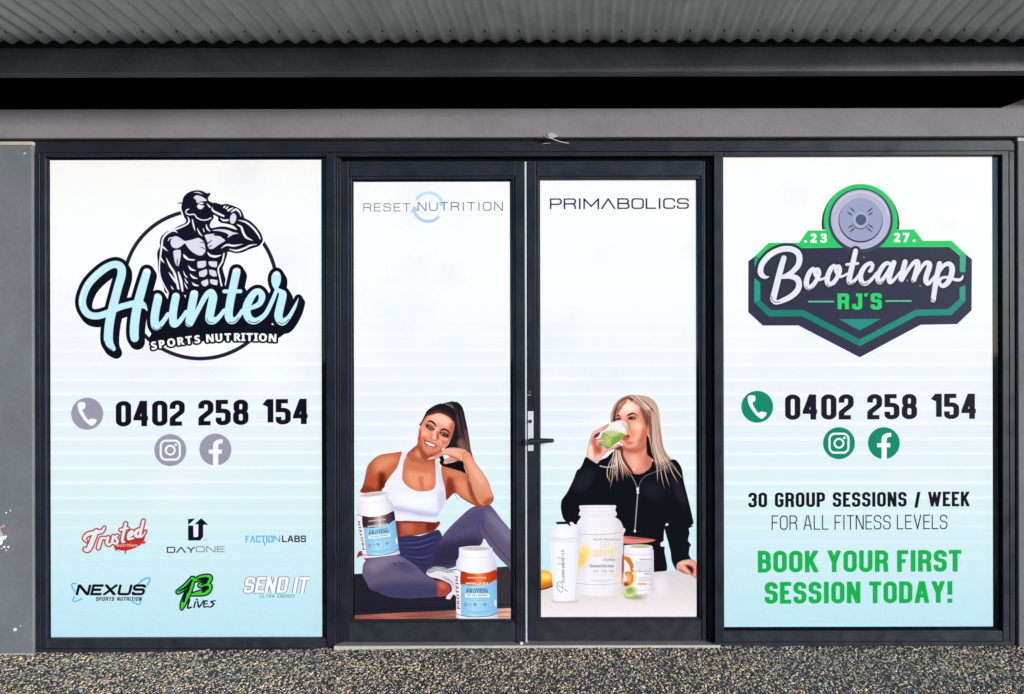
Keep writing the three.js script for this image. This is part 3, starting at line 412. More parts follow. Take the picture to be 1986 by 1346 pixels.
    blob(g, '412,478 450,492 510,520 552,566 520,574 470,556 432,528', '#2b1316', 0.8); blob(g, '452,520 480,512 515,532 530,560 490,560 465,545', '#8e7f77', 0.9); g.fillStyle = '#20141a'; g.beginPath(); g.arc(488, 540, 15, 0, 7); g.fill(); g.fillStyle = '#e8dcd8'; g.beginPath(); g.arc(470, 528, 6, 0, 7); g.fill();
    blob(g, '648,612 700,622 760,640 812,668 785,698 740,688 690,664', '#2b1316', 0.8); blob(g, '672,632 710,630 750,650 760,672 710,664', '#85756f', 0.9); g.fillStyle = '#20141a'; g.beginPath(); g.arc(722, 652, 15, 0, 7); g.fill(); g.fillStyle = '#e8dcd8'; g.beginPath(); g.arc(688, 640, 6, 0, 7); g.fill();
    line(g, '596,560 572,640 520,700', 5, '#c9806a'); line(g, '612,610 600,680 590,730', 7, '#b96a52'); line(g, '492,706 512,728 545,738 590,752', 9, '#a3513f'); blob(g, '520,700 560,690 585,720 560,745 525,730', '#efb59c');
    blob(g, '384,742 430,762 500,786 560,818 612,850 580,876 555,900 500,915 440,900 400,860 385,800', '#b45757', 0.9); blob(g, '402,774 450,786 520,814 574,848 545,858 480,843 428,812', '#f6efec', 0.8); line(g, '384,742 430,764 500,790 560,822 612,852', 8, '#7d2f33'); blob(g, '396,815 440,850 500,872 560,872 540,902 490,908 430,890 402,852', '#cf7f7b', 0.8); soft(g, '430,855 500,880 530,890 470,890', '#e5a7a0', 7);
    line(g, '640,790 645,850 620,890', 5, '#c37660'); line(g, '360,720 352,770 365,820', 5, '#c97c66');
    line(g, '815,780 790,830 740,880', 9, '#f3d9bd'); g.fillStyle = '#f2ecee'; g.beginPath(); g.arc(270, 610, 15, 0, 7); g.fill(); line(g, '330,500 300,560 290,620', 16, '#d98a70');
    // the hand under the chin
    skin(g, '425,1082 500,1035 560,1010 680,940 740,900 800,884 900,890 1000,898 1090,915 1150,955 1210,1030 1240,1090 1050,1120 940,1090 840,1050 800,1020 720,1010 640,1050 560,1080 470,1098', '#f0b29e', [['1000,900 1150,960 1230,1080 1060,1100 980,1000', '#e7a48c', 24], ['800,1000 900,1030 1020,1080 900,1080', '#c5725c', 16], ['560,1020 700,960 700,1000 580,1060', '#d9917c', 12]]);
    line(g, '520,1040 620,990 690,955', 5, '#a85b4a'); line(g, '700,1000 750,990 790,1000 830,1030 960,1075', 6, '#a85b4a'); line(g, '695,945 705,975 715,1000', 5, '#d9cbb8');
    blob(g, '500,1010 520,1008 522,1030 500,1040', '#8d1f2c'); 
    skin(g, '712,1150 735,1095 780,1070 840,1050 940,1080 1030,1100 930,1115 850,1125 780,1165 735,1168', '#eaa894', [['790,1100 900,1090 1000,1105 850,1130', '#c97c68', 12]]); line(g, '770,1080 760,1110 790,1120', 5, '#8a4034');
  });
  at(g, 685, 860, 6.729, () => {                      // forearm
    skin(g, '1425,190 1450,110 1520,120 1560,200 1620,290 1700,400 1760,500 1800,620 1830,690 1825,750 1780,800 1700,815 1640,790 1590,700 1550,620 1520,480 1480,380 1440,280', '#dd977a', [['1470,180 1560,260 1660,400 1720,540 1620,480 1520,300', '#efb398', 26], ['1560,560 1640,640 1780,700 1760,800 1640,780', '#d18a6b', 26], ['1440,240 1500,400 1540,560 1600,720 1530,600 1450,330', '#a9604b', 14], ['1700,760 1820,700 1820,770 1720,815', '#a95a45', 12]]);
    line(g, '1590,770 1640,790 1710,815 1780,800', 5, '#8c4030'); line(g, '1325,655 1340,690 1370,740', 4, '#4a3540');
  });
  at(g, 685, 940, 8.971, () => blob(g, '60,1270 80,1180 120,1150 180,1160 230,1240 330,1250 240,1310 190,1300 150,1240 100,1250', '#9c3a48', 0.8));
  // the tub at her side, then the tub in front
  g.save(); g.translate(730.9, 1016.3); g.rotate(-0.115); g.scale(0.905 / 8.41, 0.895 / 8.41); g.translate(-447, -665); tub(g, '#5a474e', '#d6cacd', '#2a1c22'); g.restore();
  at(g, 870, 1050, 8.41, () => tub(g, '#c9502c', '#f0905c', '#a23a1e'));
}
function drawDoorRight(g) {
  filmGround(g, 1048, 1352, 347, 1198, 33);
  lettering(g, 'PRIM^BOLICS', 1067.2, 1337, 384.5, 405.3, '#2a2445', { w: 1.18, tx: 0.15, ty: 0.125, gap: 0.16, r: 0.22 });
  at(g, 1040, 750, 2.991, () => {
    const C = g.createLinearGradient(0, 1065, 0, 1335); C.addColorStop(0, '#d9d2d8'); C.addColorStop(0.4, '#e3dad9'); C.addColorStop(1, '#f8eeee');
    poly(g, '10,1180 60,1150 300,1075 500,1068 950,1072 950,1345 10,1345', C); poly(g, '10,1178 240,1178 240,1068 500,1066 500,1080', '#d9e8f2');
    poly(g, '10,1178 320,1170 500,1068 950,1072 950,1345 10,1345', C);
    clipTo(g, '10,1075 60,1066 90,1090 110,1140 80,1160 10,1176', () => { blob(g, '10,1075 60,1066 90,1090 110,1140 80,1160 10,1176', '#f2a53a'); soft(g, '20,1085 70,1080 85,1110 40,1120', '#ffd477', 8); soft(g, '10,1150 100,1130 90,1170 10,1180', '#c87418', 7); }); line(g, '12,1178 60,1168 105,1150', 8, '#5b2326');
    soft(g, '680,1120 740,1100 760,1200 700,1230', '#eee6e6', 14); soft(g, '560,1200 640,1210 620,1235 560,1235', '#cfc6b8', 8);
    const r = rng(2); g.globalAlpha = 0.3; for (let i = 0; i < 420; i++) { g.fillStyle = r() > 0.5 ? '#fff' : '#b9adb0'; g.fillRect(20 + r() * 900, 1090 + r() * 240, 3, 3); } g.globalAlpha = 1;
    blob(g, '500,860 735,880 742,960 752,1068 500,1070', '#0f0e16', 0.4);
  });
  // blond hair behind the head
  at(g, 1130, 760, 8.41, () => {
    const back = '462,520 455,400 475,310 520,205 610,115 700,70 770,52 900,52 1040,72 1150,130 1220,230 1255,380 1270,560 1290,720 1310,860 1350,980 1440,1090 1520,1200 1600,1346 1180,1346 1140,1100 1060,1050 1020,700 640,180 540,400 520,530';
    clipTo(g, back, () => { blob(g, back, '#c6a392', 0.8); soft(g, '600,130 760,60 820,90 640,180 540,340 500,330', '#8f6a60', 14); soft(g, '760,90 900,80 1000,180 1100,320 1040,360 900,200', '#dcbcac', 16); const r = rng(6); for (let i = 0; i < 60; i++) { const t = r(); taper(g, `${740 + t * 260},${70 + t * 40} ${1000 + t * 230},${300 + r() * 120} ${1130 + t * 130},${700 + r() * 80} ${1160 + t * 260},${1150 + r() * 160}`, 9, ['#e3c8b9', '#94685c', '#d9b5a2', '#6d4640', '#f0dbce'][i % 5]); } blob(g, '490,520 495,400 520,300 575,210 660,130 760,95 760,160 660,260 620,340 580,430 560,540', '#512b2b', 0.8); line(g, '478,330 472,420 470,520', 12, '#b09488'); line(g, '820,70 930,150 1010,250 1110,350', 9, '#7b4f48'); });
  });
  at(g, 1130, 760, 8.41, () => { blob(g, '508,540 498,420 520,300 570,215 650,140 760,92 830,130 720,240 620,420 570,560', '#74493f', 0.8); soft(g, '520,520 520,400 560,280 640,190 600,330 570,520', '#4a2726', 8); });
  // jacket
  at(g, 1080, 860, 6.731, () => {
    const J = '375,175 440,215 520,258 560,222 600,200 650,180 690,130 780,90 850,160 880,300 960,390 1060,410 1200,350 1260,270 1400,230 1480,215 1540,212 1590,260 1630,340 1660,520 1690,640 1730,800 1775,1000 1778,1050 1720,1098 1728,1180 1705,1260 1740,1346 1450,1346 1420,1180 1450,1060 1425,1050 1400,1130 1385,1270 1340,1300 1250,1262 1050,1232 870,1212 860,1100 400,1100 220,1050 110,1015 70,950 50,840 60,740 130,640 210,480 260,350 300,325 340,250';
    clipTo(g, J, () => { blob(g, J, '#0e0d15', 0.7); soft(g, '200,500 330,350 500,380 420,560 260,640', '#1d1b28', 30); soft(g, '1100,560 1300,500 1400,640 1250,760', '#1a1925', 34); soft(g, '1500,420 1640,600 1680,800 1560,700', '#201e2b', 26); line(g, '560,293 640,310 700,305 780,285', 14, '#c9c4cf'); });
    blob(g, '862,1212 1050,1226 1280,1262 1180,1295 1000,1310 862,1300', '#d98a80', 0.6); soft(g, '862,1215 1100,1232 1260,1258 1000,1250', '#a9564c', 8);
    blob(g, '1420,1052 1446,1045 1448,1090 1425,1160 1440,1230 1460,1346 1355,1346 1350,1300 1390,1268 1398,1140', '#dceaf4', 0.5);
    blob(g, '1130,330 1180,240 1230,230 1300,260 1260,340 1160,400 1080,420', '#0d0c14', 0.7); blob(g, '850,160 1180,180 1225,270 1200,340 1120,390 1020,402 960,380 900,300', '#d98f7b', 0.7);
    blob(g, '960,385 1030,402 1120,392 1200,345 1300,360 1160,430 1090,520 1055,570 1010,480', '#0b0a11', 0.8);
    line(g, '860,290 930,370 1000,470 1045,580', 9, '#a7a2ad'); line(g, '1062,580 1090,500 1150,430 1250,385 1340,350 1420,310 1490,262', 7, '#8b8792');
    line(g, '1053,600 1050,700 1035,880 1025,1020 1015,1150', 13, '#b3aeba'); for (const [x, y, w, h] of [[1036, 575, 34, 44], [1040, 622, 30, 36], [1002, 1126, 26, 36]]) { g.fillStyle = '#e9e6ee'; g.beginPath(); g.roundRect(x, y, w, h, 8); g.fill(); }
  });
  // sleeve end and resting hand
  at(g, 1180, 1020, 7.917, () => {
    blob(g, '880,0 1290,0 1230,40 1240,110 1215,240 1240,330 1230,440 1262,515 1150,525 1080,555 1035,620 1045,690 1000,620 965,530 950,400 915,250 875,110', '#0e0d15', 0.6);
    skin(g, '1036,612 1075,555 1160,525 1260,512 1340,570 1345,790 1290,780 1255,755 1180,740 1100,705 1058,680', '#e2a094', [['1180,600 1290,640 1290,740 1240,700', '#5d1f22', 10], ['1080,570 1200,540 1240,570 1120,600', '#f0bcae', 14], ['1060,660 1180,700 1260,750 1160,750', '#b06058', 12], ['1120,620 1220,680 1260,740 1180,720', '#eab0a2', 12]]);
    line(g, '1150,590 1200,620 1260,700 1262,745', 6, '#7a3230');
  });
  // neck, face
  at(g, 1130, 760, 8.41, () => {
    skin(g, '640,880 860,910 1040,760 1050,1000 1120,1080 1130,1160 1100,1240 1000,1310 880,1335 790,1290 700,1130 650,1000', '#dc9480', [['640,880 900,930 1040,800 1040,900 860,1000 680,960', '#b1604f', 26], ['760,1040 900,1060 920,1240 800,1240', '#eab09c', 26], ['1040,980 1130,1090 1090,1240 1000,1200', '#c27764', 22]]);
    const face = '556,300 600,200 720,118 800,150 920,228 1000,330 1030,480 1062,600 1055,720 1010,800 950,860 860,920 760,935 690,910 640,850 600,800 600,600 540,480 535,390';
    skin(g, face, '#ecab92', [['580,230 720,140 860,210 940,320 760,340 600,360', '#fbd6c4', 36], ['900,300 1010,340 1040,560 1000,780 920,820 980,560', '#d08168', 34], ['760,520 900,560 940,680 840,760 770,660', '#f4b595', 28], ['700,440 760,450 790,620 760,660 720,560', '#d98c66', 16], ['650,860 800,900 960,830 900,910 740,940', '#d18a74', 18], ['540,420 600,420 640,480 560,490', '#c98672', 12], ['720,390 880,380 900,440 760,470', '#d59683', 14]]);
    soft(g, '930,250 1020,340 1062,500 1050,610 1012,490 975,370', '#80503f', 12); soft(g, '1000,600 1050,640 1000,800 900,880 940,760', '#bf6a52', 22); soft(g, '560,290 640,190 720,125 700,190 610,300 560,400', '#9b5f4c', 12); soft(g, '760,640 830,620 860,700 800,740', '#e39478', 16); soft(g, '840,520 940,520 960,600 880,620', '#fac7ac', 18); soft(g, '690,800 800,810 820,850 720,860', '#c97c66', 10); soft(g, '640,240 760,200 840,260 740,310', '#ffe2d3', 22);
    soft(g, '1040,400 1110,420 1140,600 1110,700 1060,640', '#7b4238', 10); blob(g, '1058,560 1090,520 1120,580 1105,640 1060,690', '#d58d76'); line(g, '1066,690 1070,740', 12, '#efe6e6');
    brush(g, '722,392,10 765,368,26 830,352,22 900,392,6', '#38191c'); brush(g, '545,398,12 585,388,20 622,402,8', '#38191c');
    soft(g, '730,420 800,395 880,420 850,455 760,455', '#a86a60', 7); blob(g, '742,440 780,408 835,405 865,432 820,448 770,452', '#3a1a1f', 0.8); blob(g, '820,420 840,425 838,436 822,436', '#cdb9b6'); g.fillStyle = '#120a10'; g.beginPath(); g.arc(798, 428, 16, 0, 7); g.fill(); g.fillStyle = '#f4eaea'; g.beginPath(); g.arc(804, 420, 5, 0, 7); g.fill();
    blob(g, '535,448 570,422 610,420 628,440 590,452 550,458', '#3a1a1f', 0.8);
    soft(g, '640,700 720,690 770,720 740,780 660,790', '#b8584d', 7); blob(g, '690,712 730,700 775,722 745,745 700,735', '#b23c43', 0.9); blob(g, '650,770 700,745 748,752 720,785 670,790', '#c95b5a', 0.9);
    line(g, '770,600 795,650 782,700', 5, '#c57a62'); line(g, '660,640 640,760 600,820', 3, '#d99a84');
    g.fillStyle = '#f6ddcd'; g.beginPath(); g.arc(830, 1265, 18, 0, 7); g.fill(); line(g, '700,1140 770,1230 830,1255 930,1230 1040,1150', 3, '#c98672');
    blob(g, '520,900 600,860 660,930 660,1040 720,1150 830,1330 700,1346 560,1200', '#6b3b30', 0.7); blob(g, '1040,700 1060,720 1080,760 1130,1000 1180,1150 1120,1080 1052,1020 1040,880', '#121218', 0.7);
    // hair falling in front
    const r = rng(14);
    for (let i = 0; i < 16; i++) { const t = i / 15; taper(g, `${1030 + t * 120},${300 - t * 40} ${1090 + t * 130},${560 + r() * 80} ${1140 + t * 150},${900 + r() * 80} ${1180 + t * 260},${1180 + r() * 80}`, 18 - t * 6, ['#6f473d', '#8d6154', '#573730', '#a67c6c'][i % 4]); }
    for (let i = 0; i < 34; i++) { const t = i / 33, c = ['#e2c6b6', '#b58f7f', '#efd8ca', '#8c6154', '#d2ab98'][i % 5]; taper(g, `${1120 + t * 90},${330 - t * 60} ${1140 + t * 120},${640 + r() * 60} ${1150 + t * 170},${930 + r() * 60} ${1190 + t * 320 + r() * 40},${1230 + r() * 110}`, 15 - t * 4, c); }
    for (let i = 0; i < 16; i++) { const t = i / 15; taper(g, `${520 + t * 90},${930 + t * 20} ${490 + t * 130 + r() * 20},${1060 + r() * 40} ${400 + t * 320 + r() * 60},${1300 + r() * 200}`, 15, ['#e7cdbf', '#7b4e42', '#d0a894', '#f2e0d6'][i % 4]); }
    for (const s of ['1200,1100 1215,1300 1220,1480', '1300,1080 1350,1350 1420,1560', '1380,1120 1460,1320 1560,1500', '1260,1100 1280,1350 1330,1580', '1440,1150 1540,1300 1640,1430', '520,1000 420,1200 400,1370 470,1480', '500,1060 520,1250 570,1470', '480,1150 490,1350 440,1580', '600,1060 640,1250 660,1450', '640,1100 720,1240 800,1346']) taper(g, s, 13, '#d9b9a8');
    // the cup and its foam
    blob(g, '430,540 470,500 540,478 640,468 705,505 742,570 720,610 700,660 725,695 690,706 620,690 480,660 385,640', '#f7eee9', 0.8); soft(g, '640,480 720,540 730,590 660,560', '#d9cdd2', 9); soft(g, '450,600 600,640 690,670 500,650', '#e9ddd0', 9); line(g, '480,500 580,480 680,500', 5, '#cfc4ca'); blob(g, '690,560 735,552 742,600 700,612', '#d3b9bd');
    const cup = '330,660 392,632 480,640 620,664 700,694 650,765 545,842 445,908 400,920 330,885 262,842 300,720';
    clipTo(g, cup, () => { blob(g, cup, '#93a94a', 0.5); poly(g, '330,660 392,632 630,664 470,740', '#c3cd95'); poly(g, '470,745 690,690 560,830 445,910', '#86a33c'); poly(g, '262,842 330,690 470,745 440,910', '#a5b95d'); soft(g, '380,720 450,750 430,860 370,820', '#b9ca74', 10); line(g, '262,842 330,885 400,918 445,908', 22, '#5d6d2c'); line(g, '470,745 455,830 442,905', 8, '#d0da9c'); line(g, '480,745 560,715 690,692', 6, '#c3d08c'); });
    // the hand
    const hand = '432,518 350,555 240,615 165,660 135,730 100,830 78,930 66,1040 120,1100 220,1150 280,1110 330,1040 400,970 500,935 600,888 590,860 540,870 470,900 400,920 330,900 290,870 255,840 300,815 345,808 368,775 290,768 210,770 180,775 200,700 300,650 380,600';
    skin(g, hand, '#f0b9ab', [['150,760 220,740 230,900 200,1060 150,960', '#c96f5f', 20], ['200,880 300,880 300,1000 220,1000', '#b8604f', 18], ['90,900 150,860 180,1060 100,1060', '#f8d3c6', 18], ['300,620 420,520 440,550 330,650', '#e2998c', 12], ['320,980 480,920 590,880 460,960', '#e39c8e', 12]]);
    blob(g, '185,760 200,700 285,655 270,700 230,745', '#8c2430', 0.8); line(g, '185,770 240,768 300,765 362,775', 6, '#b9776a'); line(g, '330,1040 400,970 490,940', 5, '#bd7466'); blob(g, '540,870 600,850 604,885 560,895', '#e58f86');
    blob(g, '380,1010 440,970 480,980 430,1030 400,1060 330,1090', '#eceff6');
  });
  // shaker, big jar, small jar, scoop
  at(g, 1040, 970, 6.118, () => {
    const J = g.createLinearGradient(470, 0, 1030, 0); for (const [t, c] of [[0, '#e9e0e6'], [0.3, '#f6f1f5'], [0.7, '#f3ecf0'], [1, '#dfd4da']]) J.addColorStop(t, c);
    blob(g, '520,62 930,60 940,100 935,125 955,155 950,185 930,195 990,240 1022,300 1030,380 1028,1080 960,1125 740,1142 560,1125 470,1090 470,330 500,240 530,195 505,180 505,150 520,125', J, 0.45);
    for (const y of [82, 130, 165, 190]) line(g, `525,${y} 730,${y + 5} 935,${y - 2}`, 4, '#d8ced6'); line(g, '520,402 760,410 1015,384', 5, '#a9a2a8'); line(g, '470,985 740,1005 1010,980', 5, '#b3adb2');
    soft(g, '500,560 600,540 640,640 570,720 500,800', '#f6d893', 20); soft(g, '495,640 560,640 580,740 500,800', '#eec877', 14); soft(g, '960,880 1020,860 1010,960 950,960', '#f3dcb4', 12); line(g, '500,870 570,800 680,720', 5, '#cfc9cc');
    word(g, 'WE ARE PRIMABOLICS', 672, 995, 478, 24, '#8f8a92', '100px sans-serif'); word(g, 'ISO-', 770, 970, 560, 54, '#fbf6ea', 'bold 100px sans-serif', 0, '#ddcfae', 14); word(g, 'RIPPED', 670, 962, 662, 68, '#f7e7c8', 'bold 100px sans-serif', 0, '#ddc69a', 12);
    word(g, 'Fruitbliss', 785, 932, 724, 34, '#6d6870', '100px serif', 0.3); word(g, 'Hydrolysed Whey Isolate', 625, 915, 796, 34, '#6d6870', 'bold 100px serif', 0.3); for (const [s, x] of [['29.3g', 665], ['0.2g', 765], ['0.6g', 850]]) word(g, s, x, x + 62, 852, 26, '#8a858c', '100px serif', 0.3);
    line(g, '650,880 770,882 890,876', 4, '#d8d2d4'); line(g, '650,950 770,952 890,940', 5, '#b9b3b8'); line(g, '700,970 800,970 870,964', 4, '#c9c3c8'); for (const y of [700, 760, 820, 880]) { g.strokeStyle = '#cfc8cc'; g.lineWidth = 4; g.beginPath(); g.arc(965, y, 18, 0, 7); g.stroke(); }
    const S = g.createLinearGradient(150, 0, 520, 0); for (const [t, c] of [[0, '#ece9f4'], [0.35, '#fbfaff'], [0.8, '#f4f1fa'], [1, '#dcd8e6']]) S.addColorStop(t, c);
    soft(g, '200,1180 460,1180 470,1215 220,1215', '#cfc6cc', 8);
    blob(g, '165,500 505,500 470,900 455,1170 440,1192 330,1200 215,1195 200,1160 185,900', S, 0.35); blob(g, '150,430 180,370 240,320 290,285 400,285 480,300 520,350 528,430 510,490 330,500 150,485', S, 0.6); line(g, '150,488 330,500 515,488', 6, '#d6d2e0'); soft(g, '160,430 330,450 520,430 500,470 180,475', '#e3e0ee', 10);
    poly(g, '225,256 380,252 395,262 415,275 412,308 388,302 372,284 245,284', '#121219'); blob(g, '395,262 430,262 445,285 440,320 412,308', '#efedf6');
    g.save(); g.translate(372, 1100); g.rotate(-Math.PI / 2 - 0.02); g.strokeStyle = '#5d5968'; g.lineWidth = 6; g.lineCap = 'round';
    for (const s of ['20,-5 60,-60 92,-112', '30,-60 10,-85 60,-125 120,-120 130,-85 90,-58 62,-62', '120,-40 140,-70 150,-40 175,-62 190,-38', '200,-70 200,-38', '212,-40 220,-68 232,-40 245,-68 258,-40 272,-64 285,-38', '320,-65 300,-50 310,-35 330,-62 335,-38', '350,-110 345,-40 370,-60 355,-36', '385,-62 375,-45 395,-40 400,-62 385,-62', '420,-110 412,-40 425,-38', '440,-70 440,-40', '475,-68 460,-50 475,-36', '505,-72 490,-58 508,-48 490,-34']) line(g, s, 6, '#686474');
    g.restore();
  });
  at(g, 1180, 1020, 7.917, () => {
    soft(g, '200,920 240,500 210,480 200,900', '#7d2f1e', 10);
    const B = g.createLinearGradient(230, 0, 690, 0); for (const [t, c] of [[0, '#e9e2e8'], [0.35, '#fbf8fb'], [0.8, '#f1ecf1'], [1, '#d9d1d9']]) B.addColorStop(t, c);
    blob(g, '240,300 330,290 460,285 600,292 670,312 678,360 690,400 692,980 660,1025 540,1045 380,1045 260,1020 232,980 232,400', B, 0.4); g.beginPath(); g.ellipse(480, 318, 155, 22, 0, 0, 7); g.fillStyle = '#b7bd86'; g.fill(); line(g, '240,432 450,448 685,430', 6, '#c5bec6'); line(g, '240,965 450,995 688,965', 6, '#bdb6be');
    brush(g, '250,490,50 300,520,70 345,600,60 360,690,50', '#d9792f'); brush(g, '270,730,50 320,750,90 330,830,90 290,900,70', '#de8434'); brush(g, '370,650,20 405,740,26 390,840,24 350,920,14', '#f0cf96'); soft(g, '280,740 340,760 330,860 290,840', '#f4b15e', 10); soft(g, '235,860 290,880 290,930 235,920', '#a04a1c', 10);
    word(g, 'PRIMABOLICS', 470, 660, 525, 20, '#8d8790', 'bold 100px sans-serif'); word(g, 'EVERYDAY', 410, 660, 600, 50, '#f6f3f6', 'bold 100px sans-serif', 0, '#b5aeb6', 10); word(g, 'HEALTH', 425, 645, 668, 48, '#f6f3f6', 'bold 100px sans-serif', 0, '#b5aeb6', 10);
    word(g, 'Wellness Greens', 415, 630, 705, 26, '#7b757e', 'bold 100px serif', 0.2); word(g, '+ Super', 520, 620, 745, 26, '#7b757e', 'bold 100px serif', 0.2); for (const y of [785, 810, 838]) line(g, `470,${y + 6} 540,${y + 4} 615,${y}`, 7, '#a7a0a8'); g.fillStyle = '#e8a488'; g.beginPath(); g.roundRect(440, 878, 145, 30, 6); g.fill();
    for (const y of [660, 740, 820, 900]) { g.strokeStyle = '#a9a2aa'; g.lineWidth = 5; g.beginPath(); g.ellipse(640, y, 10, 18, 0.2, 0, 7); g.stroke(); }
    soft(g, '240,1085 360,1060 510,1090 480,1120 320,1125', '#a9a77c', 9);
    brush(g, '30,1125,14 120,1095,26 220,1060,34', '#e3e7bf'); blob(g, '216,980 250,935 330,918 420,945 440,1000 410,1060 330,1100 250,1085 222,1040', '#d5dc9e'); blob(g, '262,985 300,950 360,948 395,985 370,1030 310,1045 272,1030', '#aebb70'); soft(g, '290,970 340,960 350,1000 310,1020', '#8fa055', 7); line(g, '222,1040 260,1080 330,1092 405,1055', 8, '#b7bd80');
  });
}
// ---------- helpers ----------
// measured sizes: a length read off the photograph becomes metres on the plane at depth z (the facade lies at z = 0)
const F = (px, py, z = 0) => { const dx = px - PX, dy = py - PY, k = (DIST - z) / FOCAL; return [(dx - TILT * dy) * k, EYE - (dy + TILT * dx) * k]; };
function span(x0, y0, x1, y1, z) { const mx = (x0 + x1) / 2, my = (y0 + y1) / 2, l = F(x0, my, z)[0], r = F(x1, my, z)[0], t = F(mx, y0, z)[1], b = F(mx, y1, z)[1]; return { l, r, t, b, w: r - l, h: t - b, cx: (l + r) / 2, cy: (t + b) / 2 }; }
const names = new Map();
const numbered = (n) => { const k = names.get(n) ?? 0; names.set(n, k + 1); return k ? n + '_' + String(k).padStart(3, '0') : n; };
function mesh(name, geometry, material, parent) { const m = new THREE.Mesh(geometry, material); m.name = parent === scene ? numbered(name) : name; m.castShadow = m.receiveShadow = true; parent.add(m); return m; }
function thing(name, label, category, group) { const o = new THREE.Group(); o.name = numbered(name); o.userData = { label, category, kind: 'thing' }; if (group) o.userData.group = group; scene.add(o); return o; }
function structure(name) { const o = new THREE.Group(); o.name = numbered(name); o.userData = { kind: 'structure' }; scene.add(o); return o; }
// a box with eased edges whose front face lies at z, uv in metres
function bar(l, r, b, t, z, depth, round = 0.0015) {
  const w = r - l, h = t - b, rr = Math.min(round, w * 0.3, h * 0.3, depth * 0.3), g = rr > 0.0002 ? new RoundedBoxGeometry(w, h, depth, 2, rr) : new THREE.BoxGeometry(w, h, depth);
  g.translate((l + r) / 2, (b + t) / 2, z - depth / 2); return metres(g);
}
function metres(g) {                                        // uv from position along the dominant normal, one unit per metre
  const p = g.attributes.position, n = g.attributes.normal, uv = new Float32Array(p.count * 2);
  for (let i = 0; i < p.count; i++) { const a = Math.abs(n.getX(i)), b = Math.abs(n.getY(i)), c = Math.abs(n.getZ(i)); if (c >= a && c >= b) { uv[2 * i] = p.getX(i); uv[2 * i + 1] = p.getY(i); } else if (b >= a) { uv[2 * i] = p.getX(i); uv[2 * i + 1] = p.getZ(i); } else { uv[2 * i] = p.getZ(i); uv[2 * i + 1] = p.getY(i); } }
  g.setAttribute('uv', new THREE.BufferAttribute(uv, 2)); return g;
}
const barPx = (x0, y0, x1, y1, z, depth, round) => { const s = span(x0, y0, x1, y1, z); return bar(s.l, s.r, s.b, s.t, z, depth, round); };

// ---------- procedural materials ----------
const noise = new ImprovedNoise();
function tile(size, fn, srgb) {                             // a seamless texture: fn(u, v) -> grey or [r, g, b], 0..1
  const d = new Uint8Array(size * size * 4);
  for (let y = 0; y < size; y++) for (let x = 0; x < size; x++) { const c = fn(x / size, y / size), o = (y * size + x) * 4; for (let k = 0; k < 3; k++) d[o + k] = Math.max(0, Math.min(255, 255 * (c.length ? c[k] : c))); d[o + 3] = 255; }
  const t = new THREE.DataTexture(d, size, size); t.wrapS = t.wrapT = THREE.RepeatWrapping; t.magFilter = THREE.LinearFilter; t.minFilter = THREE.LinearMipmapLinearFilter; if (srgb) t.colorSpace = THREE.SRGBColorSpace; t.needsUpdate = true; return t;
}
function fbm(u, v, f, oct, seed = 0) {                      // periodic noise: points on two circles
  let s = 0, a = 0.5; const P = Math.PI * 2;
  for (let i = 0; i < oct; i++) { const r = f / P; s += a * noise.noise(r * Math.cos(P * u) + seed + 7.3, r * Math.sin(P * u) + r * Math.cos(P * v) * 0.97 + 3.1, r * Math.sin(P * v) + seed * 1.7); f *= 2.1; a *= 0.5; }
  return s;
}
const rep = (t, s) => { const c = t.clone(); c.repeat.set(1 / s, 1 / s); c.needsUpdate = true; return c; };
const L = (r, g, b) => new THREE.Color().setRGB(r, g, b);
const wallTone = tile(512, (u, v) => { const n = 0.88 + 0.2 * fbm(u, v, 5, 4) + 0.1 * fbm(u, v, 40, 2, 4) + 0.06 * fbm(u, v, 140, 1, 8); return [n, n * 0.995, n]; });
const wallBump = tile(512, (u, v) => 0.5 + 0.35 * fbm(u, v, 26, 4, 2) + 0.25 * fbm(u, v, 110, 2, 5));
const dustTone = tile(512, (u, v) => { const a = fbm(u, v, 7, 4, 11), b = fbm(u, v, 60, 2, 3), s = Math.max(0, fbm(u, v * 0.5, 90, 2, 6) - 0.22); const n = 0.62 + 0.5 * a + 0.14 * b + 1.4 * s; return [n * 1.0, n * 1.0, n * 0.98]; });
const dustRough = tile(512, (u, v) => 0.42 + 0.28 * fbm(u, v, 9, 4, 14) + 0.12 * fbm(u, v, 70, 2, 2));
const metalTone = tile(512, (u, v) => { const n = 0.84 + 0.22 * fbm(u, v, 6, 4, 21) + 0.1 * fbm(u, v, 90, 2, 22); return [n, n, n * 0.985]; });
